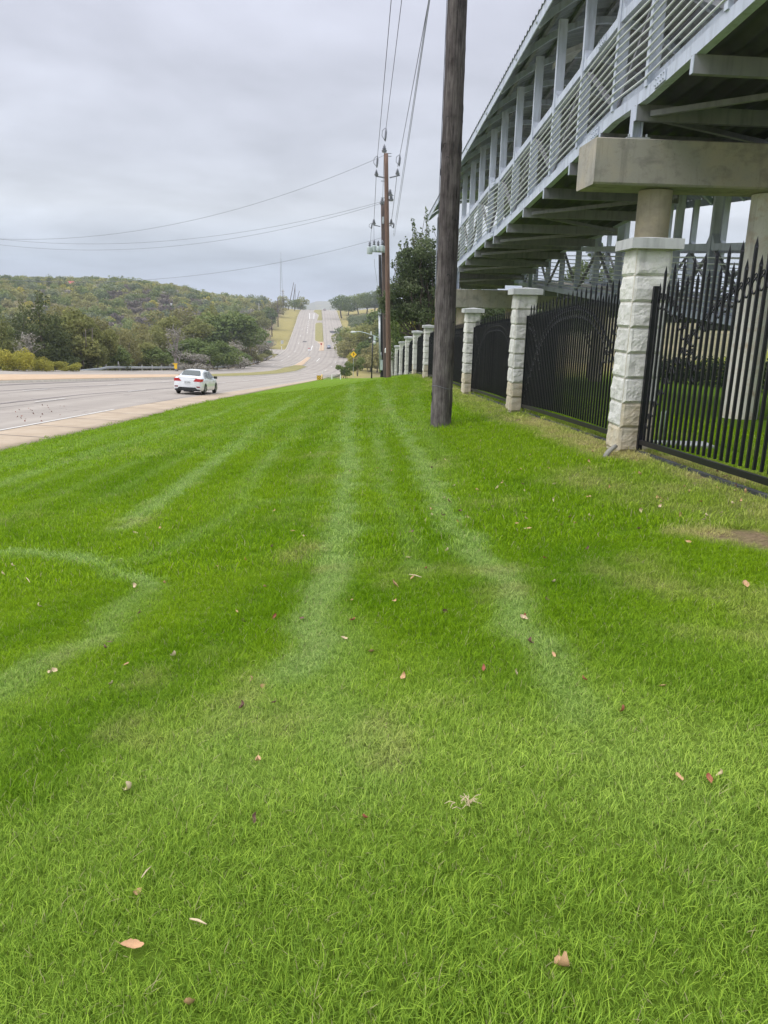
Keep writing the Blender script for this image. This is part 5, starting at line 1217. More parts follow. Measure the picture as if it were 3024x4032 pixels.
def tree_proto(kind, seed, h_, w_, n, size, fol, bark='bark', bare=0.0):
    """returns (trunk mesh, crown mesh) with the base at the origin"""
    r = np.random.default_rng(seed); mb = MB(); lobes = []; R_ = w_/2
    if kind == 'round':
        th = h_*.28; top = limb(mb, (0, 0, -.3), (r.normal(0, .04)*h_, 0, th), h_*.032, h_*.024, r, 3, .03)
        k = int(r.integers(8, 12))
        for i in range(k):
            a = 2*PI*i/k*2.4+r.uniform(-.4, .4); q = R_*r.uniform(.25, .66); z = h_*r.uniform(.42, .80); sz = R_*r.uniform(.34, .52)
            limb(mb, top[-1], (q*math.cos(a), q*math.sin(a), z), h_*.016, h_*.004, r, 4, .08, 5)
            lobes.append((q*math.cos(a), q*math.sin(a), z, sz, sz, sz*.78))
        lobes.append((0, 0, h_*.72, R_*.6, R_*.6, h_*.22)); lobes.append((0, 0, h_*.45, R_*.75, R_*.75, h_*.18))
    elif kind == 'cedar':
        limb(mb, (0, 0, -.3), (0, 0, h_*.93), h_*.03, h_*.005, r, 6, .012)
        for i in range(15):
            f = .10+.84*i/14; rr = R_*(1-f)**.55*r.uniform(.7, 1.2)
            for q in range(max(1, int(4*(1-f)+1))):
                a = r.uniform(0, 2*PI); lobes.append((rr*.55*math.cos(a), rr*.55*math.sin(a), h_*f, rr*.55+.15, rr*.55+.15, h_*.065))
        lobes.append((0, 0, h_*.94, R_*.10+.1, R_*.10+.1, h_*.08))
    elif kind == 'scrub':
        for i in range(int(r.integers(3, 5))):
            a = r.uniform(0, 2*PI); q = R_*.5; limb(mb, (q*.2*math.cos(a), q*.2*math.sin(a), -.3), (q*math.cos(a), q*math.sin(a), h_*.58), h_*.012, h_*.004, r, 4, .09, 5)
        k = int(r.integers(9, 13))
        for i in range(k):
            a = r.uniform(0, 2*PI); q = R_*r.uniform(.1, .7); z = h_*r.uniform(.22, .82)*(1-.25*q/R_); sz = R_*r.uniform(.26, .46)
            lobes.append((q*math.cos(a), q*math.sin(a), z, sz, sz, sz*.85))
    elif kind == 'bare':
        top = limb(mb, (0, 0, -.3), (0, 0, h_*.4), h_*.022, h_*.015, r, 3, .02)
        for i in range(11):
            a = r.uniform(0, 2*PI); z = h_*r.uniform(.55, 1.0); q = R_*r.uniform(.3, .9)*(1.2-z/h_)
            p = limb(mb, top[r.integers(1, 4)], (q*math.cos(a), q*math.sin(a), z), h_*.010, h_*.003, r, 4, .05, 4)
            for j in range(3):
                e = p[2+j % 3]+Vector(r.normal(0, h_*.08, 3))+Vector((0, 0, h_*.08)); limb(mb, p[2+j % 3], e, h_*.004, h_*.0015, r, 2, .06, 3)
            lobes.append((q*math.cos(a)*.9, q*math.sin(a)*.9, z*.92, R_*.3, R_*.3, R_*.3))
    V, Fq, T = leaf_cloud(lobes, n, size, r)
    V[:, 2] = np.maximum(V[:, 2], .15*h_*r.random(len(V))**3)
    return mb.mesh('trunk', MAT[bark], True), cloud_mesh('crown', V, Fq, T, FOL[fol])
def plant_tree(name, tm, cm, loc, s, rz, label, group, cat='tree', sx=1.0):
    t = thing(name, loc, label, cat, group, rz); t.scale = (s*sx, s*sx, s)
    link_mesh('trunk', tm, t); link_mesh('crown', cm, t); return t
PR = {}
def protos(key, kind, cnt, h_, w_, n, size, fol, **k): PR[key] = [tree_proto(kind, hash_(key)+i*7, h_, w_, n, size, fol, **k) for i in range(cnt)]
def hash_(s): return sum(ord(c)*(i+3) for i, c in enumerate(s))
# verge row: large, seen at about 100 m
protos('v_cedar', 'cedar', 3, 10, 9.0, 10500, .16, 'cedar'); protos('v_olive', 'scrub', 3, 8, 7, 6500, .15, 'olive'); protos('v_green', 'scrub', 2, 7, 6.5, 6500, .15, 'green')
protos('v_yellow', 'scrub', 2, 3.2, 4.6, 3200, .11, 'yellow'); protos('v_brown', 'scrub', 2, 7.5, 7, 5200, .14, 'brown'); protos('v_bare', 'bare', 2, 7.5, 4.5, 500, .09, 'grey', bark='pale_bark')
protos('v_grey', 'scrub', 1, 6.5, 6.5, 3200, .12, 'grey', bark='pale_bark')
# hillside: small in the picture
for key, kind, fol, w_, h_ in (('h_olive', 'scrub', 'olive', 8, 5.6), ('h_green', 'round', 'green', 8.5, 6.5), ('h_oak', 'round', 'oak', 9, 7), ('h_brown', 'scrub', 'brown', 8, 5.4), ('h_purple', 'scrub', 'purple', 8.5, 6.0), ('h_grey', 'scrub', 'grey', 7, 5.2), ('h_cedar', 'cedar', 'cedar', 5.5, 7), ('h_yellow', 'scrub', 'yellow', 6.5, 5)):
    protos(key, kind, 2, h_, w_, 1700, .26, fol)
def hw(u, v, Y): return h2(at(u, v, Y).x, Y)
R5 = np.random.default_rng(77)
def put(key, u, Y, h_px=None, hm=None, label='', group='trees along the far verge', name='tree', sx=1.0, cat='tree', i=None, dz=0.0, vt=None, wpx=None):
    g = h2(at(u, 1300, Y).x, Y); pr_ = PR[key]; tm, cm = pr_[(i if i is not None else int(R5.integers(0, 99))) % len(pr_)]
    co = np.empty(len(cm.vertices)*3, np.float32); cm.vertices.foreach_get('co', co); co = co.reshape(-1, 3); h0 = float(np.percentile(co[:, 2], 99.5)); w0 = float(np.percentile(co[:, 0], 98)-np.percentile(co[:, 0], 2))
    hh = hm if hm else h_px*Y/3000*1.02 if h_px else at(u, vt, Y).z-g.z
    if wpx: sx = (wpx*Y/3000/w0)/(hh/h0)
    return plant_tree(name, tm, cm, g+Vector((0, 0, dz)), hh/h0, R5.uniform(0, 6.28), label, group, cat, sx)
ROW = [('v_cedar', 0, 86, 1222, 150, 0, 'dark cedar cut by the left edge of the frame behind the yellow bushes'), ('v_cedar', 160, 94, 1165, 190, 1, 'tallest dark cedar at the left, behind the small grey leafless tree'),
 ('v_cedar', 95, 99, 1200, 130, 2, 'dark cedar squeezed between the edge cedar and the tallest one'), ('v_cedar', 225, 97, 1240, 130, 0, 'dark cedar shoulder just right of the tallest cedar'),
 ('v_olive', 290, 100, 1222, 170, 0, 'big yellow green tree leaning out right of the dark cedars'), ('v_olive', 362, 104, 1268, 130, 1, 'yellow olive tree in front of the brown woodland, right of the big yellow green one'),
 ('v_olive', 412, 106, 1305, 90, 2, 'narrow olive tree stepping down towards the round dark bush tree'), ('v_green', 455, 108, 1352, 110, 0, 'rounded dark green bush tree above the start of the guard rail'),
 ('v_brown', 235, 122, 1210, 150, 0, 'brownish tree filling the gap behind the cedars'), ('v_brown', 480, 124, 1300, 140, 1, 'tan leaved tree behind the guard rail left of the white car'), ('v_brown', 400, 140, 1250, 160, 0, 'brown tree looking over the yellow olive one'),
 ('v_olive', 545, 130, 1352, 120, 2, 'low olive scrub tree over the guard rail left of the pale bare tree'), ('v_green', 610, 132, 1365, 110, 1, 'green scrub tree left of the pale bare tree'), ('v_brown', 560, 150, 1275, 140, 1, 'tan tree standing behind the low olive scrub'),
 ('v_bare', 686, 126, 1292, 90, 0, 'slim pale bare tree with grey twigs rising directly behind the white car'), ('v_bare', 108, 82, 1315, 90, 1, 'small grey leafless tree in front of the dark cedars'),
 ('v_olive', 640, 168, 1250, 170, 2, 'olive crowned tree standing higher behind the scrub left of the car'), ('v_olive', 745, 175, 1262, 150, 0, 'olive tree with a dark forked limb behind the pale bare tree'), ('v_grey', 740, 136, 1385, 130, 0, 'greyish thicket tree right above the white car roof'),
 ('v_green', 775, 146, 1335, 150, 1, 'dark green tree behind the guard rail over the white car'), ('v_green', 850, 158, 1345, 120, 0, 'green tree between the dark one and the grey brown brush'), ('v_green', 890, 205, 1232, 190, 1, 'big round yellow green tree above the bend of the guard rail'),
 ('v_grey', 905, 172, 1345, 120, 0, 'grey brown brush tree over the rising guard rail'), ('v_green', 945, 185, 1380, 80, 0, 'low green tree beside the grey brown brush'), ('v_brown', 965, 215, 1300, 110, 1, 'brown leaved tree near the curve of the guard rail'),
 ('v_grey', 1005, 238, 1325, 90, 0, 'grey tree at the right end of the thicket by the diamond sign'), ('v_olive', 1010, 225, 1385, 70, 2, 'low green bush under the diamond sign at the rail end'), ('v_olive', 830, 220, 1215, 150, 1, 'olive tree rising behind the dark green one'), ('v_brown', 700, 215, 1215, 170, 0, 'tan tree high behind the pale bare tree'),
 ('v_olive', 1035, 262, 1345, 70, 0, 'olive tree at the foot of the golden bank above the diamond sign'), ('v_green', 985, 300, 1272, 110, 1, 'green tree behind the grey one near the far poles'), ('v_grey', 1045, 345, 1290, 60, 0, 'grey brown scrub tree at the foot of the far poles'),
 ('v_olive', 1015, 380, 1225, 100, 2, 'olive tree on the bank left of the far poles'), ('v_olive', 940, 270, 1255, 120, 1, 'olive tree just right of and behind the round yellow green tree'), ('v_green', 1060, 430, 1212, 70, 0, 'green tree high on the bank beside the halfway pole'), ('v_brown', 1085, 520, 1185, 60, 0, 'tan tree near the top of the bank behind the tall pole')]
for key, u, Y, vt, wpx, i, lab in ROW:
    put(key, u, Y, vt=vt, wpx=wpx, i=i, label=lab, name={'v_cedar': 'cedar_tree', 'v_bare': 'bare_tree'}.get(key, 'leafy_tree'))
for k, (u, Y, vt, wpx) in enumerate(((35, 76, 1372, 120), (78, 78, 1385, 80), (145, 81, 1405, 80), (205, 84, 1422, 70), (268, 88, 1428, 80))):
    put('v_yellow', u, Y, vt=vt, wpx=wpx, label=('bright yellow bush at the left edge of the frame by the road', 'yellow green bush second from the left edge by the road', 'low yellow bush under the dark cedars', 'small yellow green bush between the cedars and the guard rail', 'last low yellow bush before the guard rail')[k], group='yellow bushes by the road', name='bush', cat='bush', i=k)

# hillside woodland
zones = [('h_olive', .38), ('h_green', .22), ('h_brown', .14), ('h_grey', .08), ('h_oak', .07), ('h_yellow', .07), ('h_cedar', .04)]
keys = [z[0] for z in zones]; pz = np.array([z[1] for z in zones]); pz /= pz.sum()
KL = {'h_olive': 'olive scrub tree', 'h_green': 'fresh green tree', 'h_brown': 'tan brown tree', 'h_grey': 'greyish tree', 'h_oak': 'dark rounded tree', 'h_yellow': 'yellowish tree', 'h_cedar': 'dark cedar', 'h_purple': 'purplish tree'}
def where(u, rr):
    hgt = 'at the foot of the hill' if rr < 165 else 'low on the wooded hill' if rr < 215 else 'partway up the wooded hill' if rr < 255 else 'halfway up the wooded hill' if rr < 300 else 'high on the wooded hill'
    for lim, tx in ((70, 'above the edge cedar'), (170, 'above the tallest cedar'), (250, 'right of the cedars'), (330, 'under the red roofed house'), (420, 'over the yellow olive tree'), (520, 'over the start of the rail'), (620, 'left of the pale bare tree'), (720, 'above the pale bare tree'), (800, 'above the white car'), (900, 'left of the round tree'), (1000, 'above the bend of the rail')):
        if u < lim: return hgt+' '+tx
    return hgt+' beside the golden bank'
cand = []
r6 = np.random.default_rng(5)
tries = 0
while len(cand) < 1500 and tries < 60000:
    tries += 1
    az = r6.uniform(-31, -5.5); rr = math.sqrt(r6.uniform(135**2, 640**2)) if r6.random() < .72 else r6.uniform(130, 330)
    x, y = rr*math.sin(math.radians(az)), rr*math.cos(math.radians(az)); Lx = float(ip(L_T, y))
    if Lx-x < (14 if y < 300 else 27): continue
    if 312 < y < 346 and Lx-x < 60: continue
    if abs(x+188) < 9 and 425 < y < 474: continue
    if (rr > 430 and math.sin(x/37+2)*math.sin(y/53) > .45) and r6.random() < .8: continue
    sp = 4.4 if rr < 300 else 6.0
    if any((x-a)**2+(y-b_)**2 < sp*sp for a, b_, *_ in cand[-1500:]): continue
    cand.append((x, y, rr, az))
cand.sort(key=lambda c: c[2])
stuffV, stuffF, stuffT = {}, {}, {}
nV = {}
for i, (x, y, rr, az) in enumerate(cand):
    u = 1512+math.tan(math.radians(az))*3000
    key = keys[int(r6.choice(len(keys), p=pz))]
    if key == 'h_cedar' and rr < 230: key = 'h_olive'
    if 330 < rr < 470 and 380 < u < 1010 and r6.random() < .5: key = 'h_purple' if (460 < u < 660 or 660 < u < 800) and r6.random() < .8 else ('h_oak' if r6.random() < .5 else 'h_green')
    if 240 < rr < 330 and r6.random() < .4: key = 'h_olive'
    h_ = r6.uniform(.75, 1.25)*(1.05 if rr < 320 else .85)
    if az > -12 and rr > 520: h_ *= 1.35
    tm, cm = PR[key][i % 2]
    if i < 285:
        plant_tree('hillside_tree', tm, cm, h2(x, y), h_, r6.uniform(0, 6.28), ('small ' if h_ < .86 else 'tall ' if h_ > 1.08 else '')+KL[key]+' '+where(u, rr), 'trees of the wooded hillside', 'tree', r6.uniform(.9, 1.25))
    else:
        nV.setdefault(key, []).append((x, y, h_, r6.uniform(0, 6.28)))
# the farther crowns read as one wood: one object, each crown thinned
VV, FF, TT, MI, off_ = [], [], [], [], 0
wood_mats = list(nV)
for mi, key in enumerate(wood_mats):
    cm = PR[key][0][1]; n = len(cm.vertices); co = np.empty(n*3, np.float32); cm.vertices.foreach_get('co', co); co = co.reshape(-1, 4, 3)
    ti = np.empty(n, np.float32); cm.attributes['tint'].data.foreach_get('value', ti); ti = ti.reshape(-1, 4)
    for (x, y, h_, a) in nV[key]:
        sel = r6.choice(len(co), 430, replace=False); q = co[sel].copy(); c0 = q.mean(1, keepdims=True); q = c0+(q-c0)*1.9
        ca, sa = math.cos(a), math.sin(a); X_ = q[..., 0]*ca-q[..., 1]*sa; Y_ = q[..., 0]*sa+q[..., 1]*ca
        z0 = float(H(x, y)); VV.append(np.stack([X_*h_*1.1+x, Y_*h_*1.1+y, q[..., 2]*h_+z0], -1).reshape(-1, 3)); TT.append(np.clip(ti[sel].ravel()+r6.normal(0, .12), 0, 1)); MI.append(np.full(430, mi))
VV = np.vstack(VV); FF = np.arange(len(VV)).reshape(-1, 4)
me = np_mesh('woodland', VV, FF); fattr(me, 'tint', np.concatenate(TT))
for k in wood_mats: me.materials.append(FOL[{'h_olive': 'olive', 'h_green': 'green', 'h_brown': 'brown', 'h_grey': 'grey', 'h_oak': 'oak', 'h_yellow': 'yellow', 'h_cedar': 'cedar', 'h_purple': 'purple'}[k]])
me.polygons.foreach_set('material_index', np.concatenate(MI).astype(np.int32)); tag(link_mesh('woodland', me), kind='stuff')

# trees by the far crest, left of the road
for u, Y, h_, key, lab in ((1160, 600, 42, 'h_green', 'bright green tree top beside the leaning poles on the crest'), (1185, 640, 46, 'h_olive', 'loose green tree right of the leaning poles on the crest'), (1195, 690, 24, 'h_oak', 'dark low tree at the end of the left bank on the crest'), (1125, 640, 44, 'h_olive', 'olive tree behind the leaning poles'), (1215, 730, 22, 'h_grey', 'grey green low tree at the far crest left of the road')):
    put(key, u, Y, h_, label=lab, group='trees at the far crest', name='crest_tree', sx=1.0)
# right of the far road
protos('c_round', 'round', 2, 9, 9, 4200, .20, 'green'); protos('c_oak', 'round', 2, 8.5, 10, 4200, .20, 'oak')
put('c_round', 1346, 520, 80, label='solitary round green tree on the crest right of the road', group='trees at the far crest', name='crest_tree', i=0, sx=1.15, dz=1.2)
RT = [(1372, 560, 50, 'h_green', 1.2), (1410, 560, 72, 'c_round', 1.1), (1440, 540, 80, 'c_round', 1.2), (1475, 530, 88, 'c_round', 1.2), (1505, 520, 90, 'c_oak', 1.1), (1400, 430, 62, 'c_oak', 1.1), (1425, 420, 72, 'c_oak', 1.2), (1455, 410, 76, 'c_oak', 1.2), (1485, 400, 78, 'c_oak', 1.1), (1515, 395, 80, 'c_oak', 1.1),
      (1352, 375, 60, 'h_oak', 1.1), (1368, 345, 75, 'h_olive', 1.1), (1385, 330, 90, 'h_green', 1.1), (1362, 300, 62, 'h_olive', 1.1), (1400, 300, 110, 'h_olive', 1.2), (1432, 310, 120, 'h_green', 1.2), (1465, 300, 120, 'h_yellow', 1.2), (1495, 300, 130, 'h_green', 1.1), (1378, 262, 70, 'h_green', 1.1),
      (1405, 240, 110, 'v_olive', 1.2), (1440, 235, 150, 'v_brown', 1.2), (1470, 230, 170, 'v_olive', 1.1), (1500, 230, 150, 'v_green', 1.2), (1402, 205, 62, 'v_yellow', .8), (1425, 200, 90, 'v_olive', 1.0), (1455, 190, 110, 'v_green', 1.0), (1490, 185, 110, 'v_brown', 1.1), (1540, 260, 190, 'v_green', 1.2), (1580, 240, 200, 'v_olive', 1.2), (1600, 180, 150, 'v_green', 1.3), (1560, 170, 130, 'v_brown', 1.3)]
ORD2 = ['one', 'two', 'three', 'four', 'five', 'six', 'seven', 'eight', 'nine', 'ten', 'eleven', 'twelve', 'thirteen', 'fourteen', 'fifteen']
for k, (u, Y, h_, key, sx) in enumerate(RT):
    put(key, u, Y, h_, label={'c': 'domed oak on the slope right of the far road, ', 'h': 'mid green tree in the belt right of the far road, ', 'v': 'bushy tree at the valley foot behind the street lamp, '}[key[0]]+'number %s from the left' % ORD2[sum(1 for a_ in RT if a_[3][0] == key[0] and a_[0] < u)], group='trees right of the far road', name='valley_tree', sx=sx)
# shrubs by the yellow sign
protos('shrub', 'scrub', 2, 2.6, 1.9, 2600, .07, 'green')
put('shrub', 1368, 118, 62, label='young upright shrub just left of the yellow diamond sign', group='shrubs by the dip', name='shrub', cat='shrub', i=0, sx=1.25)
put('shrub', 1352, 122, 48, label='smaller shrub at the left foot of the young upright one', group='shrubs by the dip', name='shrub', cat='shrub', i=1, sx=1.1)
put('shrub', 1408, 140, 70, label='sparse sapling right of the yellow diamond sign', group='shrubs by the dip', name='shrub', cat='shrub', i=1, sx=.8)

# live oak by the poles and the trees behind the fence
def oak(name, seed, u0, Y, blobs, n, size, fol, label, base_u):
    """crown built from lobes given as photo pixels (u, v, radius) at the tree's distance"""
    r = np.random.default_rng(seed); g = h2(at(base_u, 1400, Y).x, Y); mb = MB(); lobes = []; s = Y/3000
    fork = g+Vector((0, 0, 2.2)); limb(mb, g-Vector((0, 0, .3)), fork, .26, .2, r, 3, .03, 10)
    for (u, v, rad) in blobs:
        dy = r.uniform(-1, 1)*rad*s*1.2; q = at(u, v, Y)+Vector((0, dy, 0)); rr = rad*s
        lobes.append((q.x-g.x, q.y-g.y, q.z-g.z, rr*(.62 if rad < 15 else 1), rr*(.62 if rad < 15 else 1.1), rr*(2.1 if rad < 15 else .85))); limb(mb, fork, q-Vector((0, 0, rr*.2)), .06, .012, r, 5, .05, 6)
        lobes.append((q.x-g.x+r.normal(0, rr*.3), q.y-g.y+rr*.9, q.z-g.z, rr*.8, rr*.8, rr*.7))
    t = thing('oak_tree', tuple(g), label, 'tree', 'trees behind the iron fence'); 
    tm = mb.mesh('trunk', MAT['dark_pole'], True, g); link_mesh('trunk', tm, t)
    V, Fq, T = leaf_cloud(lobes, n, size, r, up=.2); link_mesh('crown', cloud_mesh('crown', V, Fq, T, FOL[fol]), t); return t
oak('oak', 3, 0, 60, [(1630, 1010, 45), (1665, 990, 40), (1690, 1040, 45), (1600, 1050, 45), (1650, 1080, 55), (1700, 1110, 50), (1590, 1110, 45), (1640, 1150, 55), (1690, 1180, 55), (1560, 1140, 32), (1535, 1165, 28), (1510, 1190, 20), (1490, 1150, 14), (1580, 1190, 45), (1515, 1215, 26), (1500, 1180, 16), (1545, 1235, 30), (1590, 1235, 40), (1620, 1130, 50), (1660, 1200, 60), (1625, 1220, 45), (1670, 1240, 45), (1530, 1200, 24), (1565, 1215, 26),
     (1605, 990, 20), (1585, 1010, 22), (1640, 950, 22), (1632, 920, 14), (1628, 885, 10), (1676, 950, 20), (1682, 905, 14), (1680, 860, 11), (1677, 828, 7), (1700, 960, 22), (1706, 900, 9), (1720, 1000, 22), (1622, 862, 6), (1655, 925, 12), (1600, 960, 14), (1568, 1010, 14), (1575, 965, 9), (1545, 1040, 10), (1740, 1060, 40), (1740, 1150, 45)], 36000, .088, 'oak', 'dark live oak with wispy top shoots between the utility poles and the near wooden pole', 1668)
oak('oak', 5, 0, 74, [(1560, 1290, 50), (1590, 1250, 50), (1620, 1300, 60), (1570, 1350, 50), (1600, 1370, 40), (1545, 1400, 30), (1650, 1270, 50), (1700, 1230, 60), (1740, 1260, 50)], 11000, .10, 'green', 'mid green tree filling the space above the row of far pillars', 1600)
oak('oak', 6, 0, 66, [(1660, 1255, 28), (1690, 1240, 30), (1640, 1280, 22), (1715, 1255, 28), (1685, 1280, 30), (1735, 1280, 26), (1655, 1300, 20)], 7000, .085, 'yellow', 'yellow green bushy tree showing over the pillar tops beside the near wooden pole', 1690)
oak('oak', 8, 0, 70, [(1780, 1180, 60), (1820, 1240, 60), (1860, 1190, 60), (1900, 1250, 60), (1960, 1220, 60), (1840, 1290, 50), (2020, 1240, 60), (2080, 1270, 60), (2150, 1240, 60), (2200, 1190, 45), (2230, 1270, 60)], 15000, .12, 'oak', 'shady tree mass behind the far pier under the footbridge', 1960)
oak('oak', 9, 0, 62, [(2330, 1180, 60), (2290, 1080, 50), (2380, 1100, 50), (2250, 1120, 40), (2420, 1200, 60), (2300, 1260, 60), (2360, 990, 36)], 9000, .12, 'oak', 'loose dark tree seen through the lattice under the footbridge', 2330)
oak('oak', 10, 0, 58, [(1790, 1000, 40), (1760, 940, 30), (1810, 1060, 45), (1850, 1010, 40), (1780, 1080, 40)], 5200, .09, 'oak', 'dark tree whose leaves show between the railings right of the near wooden pole', 1800)
# hedge behind the fence
R7 = np.random.default_rng(8)
hd = thing('hedge', tuple(h2(13, 32)), 'dark clipped hedge across the lawn behind the iron fence', 'hedge')
a, b_ = hit(2560, 1495) or h2(15.5, 42), hit(3100, 1552) or h2(14.5, 28)
a = h2(14.5, 46); b_ = h2(14.3, 20)
lobes = []; 
for i in range(44):
    f = i/43; p = a.lerp(b_, f); p.z = float(H(p.x, p.y)); lobes.append((p.x-hd.location.x, p.y-hd.location.y, p.z-hd.location.z+.62, .62, .5, .66))
V, Fq, T = leaf_cloud(lobes, 20000, .055, R7); link_mesh('foliage', cloud_mesh('foliage', V, Fq, T, FOL['hedge']), hd)
mb = MB()
for i in range(0, 44, 2):
    p = a.lerp(b_, i/43); z = float(H(p.x, p.y)); mb.tube([(p.x, p.y, z-.1), (p.x+.05, p.y, z+.9)], .03, 5)
mb.build('stems', MAT['bark'], hd)['kind'] = 'stuff'
# meter pipes and slab behind the fence
for k, (u, lab) in enumerate(((2596, 'short grey green pipe standing behind the bars nearest the pillar'), (2612, 'second grey green pipe right beside the first behind the bars'))):
    g = hit(u, 1745) ; t = thing('standpipe', tuple(g), lab, 'pipe', 'pipes behind the fence'); mb = MB(); mb.tube([g, g+Vector((0, 0, .42)), g+Vector((0, 0, .45))], [.022, .022, .015], 8); mb.build('pipe', MAT['can'], t, True)
g = hit(2680, 1760); t = thing('utility_cover', tuple(g), 'pale flat slab lying in the grass behind the bottom rail', 'cover'); mb = MB(); mb.box(g+Vector((0, 0, .03)), (.75, .35, .05)); mb.build('slab', MAT['cap'], t)

# ------------------------------------------------------------------ cars
def paint(name, c, rough=.3):
    m = mat(name, c, rough, spec=.5); m.node_tree.nodes['Principled BSDF'].inputs['Coat Weight'].default_value = .6; return m
MAT['glass'] = mat('car_glass', (0.05, 0.065, 0.065), .08, spec=.8); MAT['tyre'] = mat('tyre', (0.012, 0.012, 0.012), .85); MAT['rim'] = mat('rim', (.35, .36, .38), .35, .7)
MAT['tail'] = mat('tail_lamp', (.45, .012, .015), .25, spec=.6); MAT['tail_dark'] = mat('reflector', (.16, .01, .02), .3); MAT['plate'] = mat('plate', (.62, .64, .66), .4); MAT['trim'] = mat('black_trim', (.015, .015, .016), .5)
def make_car(name, label, body, group='cars on the road'):
    # local frame: x right, y forward, z up, rear bumper at y = 0, 4.6 m long, 1.76 m wide
    t = thing(name, (0, 0, 0), label, 'car', group)
    ys = [0.0, .05, .18, .45, .80, 1.15, 1.6, 2.2, 2.75, 3.2, 3.6, 4.1, 4.45, 4.6]
    hw_ = [.74, .80, .85, .875, .88, .88, .88, .88, .88, .88, .87, .83, .72, .60]
    sill = [.36, .30, .27, .24, .22, .22, .22, .22, .22, .22, .22, .25, .28, .34]
    belt = [.86, .92, .97, .99, .99, .98, .97, .95, .93, .92, .90, .86, .78, .68]
    deck = [.92, 1.03, 1.08, 1.10, 1.12, 1.36, 1.46, 1.49, 1.43, 1.22, 1.02, .97, .88, .72]
    rw = [.66, .70, .70, .69, .66, .57, .55, .55, .56, .62, .70, .66, .56, .46]
    V = []; K_ = []
    for y, a, s_, b_, d_, r_ in zip(ys, hw_, sill, belt, deck, rw):
        pts = [(a*.94, s_), (a, s_+.12), (a, (s_+b_)/2), (a*.975, b_-.06), (a*.93, b_), (r_+.03, d_-.05), (r_*.82, d_-.005), (0, d_+.015)]
        row = [(x, y, z) for x, z in pts]+[(-x, y, z) for x, z in pts[-2::-1]]; K_.append(len(row)); V += row
    n = K_[0]; i = np.arange(len(V)).reshape(-1, n); Fs = [tuple(q) for q in np.stack([i[:-1, :-1], i[:-1, 1:], i[1:, 1:], i[1:, :-1]], -1).reshape(-1, 4)[:, ::-1].tolist()]
    Fs += [tuple(range(n)), tuple(range(len(V)-n, len(V)))[::-1]]
    # floor
    Fs += [(int(i[k, 0]), int(i[k, -1]), int(i[k+1, -1]), int(i[k+1, 0]))[::-1] for k in range(len(ys)-1)]
    me = bpy.data.meshes.new('body'); me.from_pydata(V, [], Fs); me.materials.append(body); me.shade_smooth(); me.set_sharp_from_angle(angle=math.radians(38)); bo = link_mesh('body', me, t)
    def part(nm, mb, m, parent=t, sm=False): return link_mesh(nm, mb.mesh(nm, m, sm), parent)
    # rear window, windscreen, side windows laid a hair proud of the shell
    mb = MB(); mb.add([(-.60, .80, 1.130), (.60, .80, 1.130), (.50, 1.17, 1.372), (-.50, 1.17, 1.372), (-.40, 1.30, 1.408), (.40, 1.30, 1.408)], [(0, 1, 2, 3), (3, 2, 5, 4)]); mb.v = [(x, y-.03, z+.028) for x, y, z in mb.v]; part('rear_window', mb, MAT['glass'])
    mb = MB(); mb.add([(-.60, 3.5, 1.09), (.60, 3.5, 1.09), (.52, 2.82, 1.43), (-.52, 2.82, 1.43)], [(0, 1, 2, 3)]); mb.v = [(x, y+.03, z+.02) for x, y, z in mb.v]; part('windscreen', mb, MAT['glass'])
    for s in (-1, 1):
        for (ya_, yb_, yc_, yd_) in ((.98, 1.38, 1.52, 1.42), (1.58, 2.10, 2.10, 1.58), (2.18, 3.10, 2.78, 2.18)):
            mb = MB(); e = .012; lo = .865; mb.add([(s*(lo-.01), ya_, 1.01), (s*(lo-.01), yb_, 1.005), (s*.645, yc_, 1.36), (s*.645, yd_ if yd_ > ya_ else ya_+.12, 1.36)], [(0, 1, 2, 3) if s > 0 else (3, 2, 1, 0)])
            part('side_window', mb, MAT['glass'])
        mb = MB(); mb.box((s*.98, 3.0, 1.02), (.2, .1, .15)); part('mirror', mb, MAT['trim'])
        # tail lamps wrap the corners
        mb = MB(); mb.add([(s*.36, -.005, .80), (s*.80, .02, .78), (s*.80, .02, .95), (s*.50, -.005, .97), (s*.885, .30, .82), (s*.875, .42, .96)], [(0, 1, 2, 3), (1, 4, 5, 2)]); mb.v = [(x, y-.015, z) for x, y, z in mb.v]; part('tail_lamp', mb, MAT['tail'])
        mb = MB(); mb.box((s*.66, .015, .475), (.2, .05, .07)); part('reflector', mb, MAT['tail_dark'])
        mb = MB(); mb.box((s*.887, 1.95, .78), (.03, .16, .03)); mb.box((s*.887, 2.85, .78), (.03, .16, .03)); part('door_handle', mb, body)
        for yy in (.92, 3.62):
            mb = MB(); pr = [(.0, .20), (.02, .30), (.05, .325), (.17, .325), (.2, .30), (.21, .2)]
            V2 = []; F2 = []; nn = 24
            for a_, r_ in pr:
                for k in range(nn): V2.append((s*(.885-a_), yy+r_*math.cos(2*PI*k/nn), .325+r_*math.sin(2*PI*k/nn)))
            for q in range(len(pr)-1):
                for k in range(nn): F2.append((q*nn+k, q*nn+(k+1) % nn, (q+1)*nn+(k+1) % nn, (q+1)*nn+k))
            F2.append(tuple((len(pr)-1)*nn+k for k in range(nn)))
            mb.add(V2, F2); wh = part('wheel', mb, MAT['tyre'], t, True)
            mb = MB()
            for k in range(10):
                a0 = 2*PI*k/10; mb.bar((s*.878, yy, .325), (s*.878, yy+.2*math.cos(a0), .325+.2*math.sin(a0)), .03, .05, up=(1, 0, 0))
            mb.tube([(s*.87, yy, .325), (s*.892, yy, .325)], .05, 10); part('rim', mb, MAT['rim'], wh)
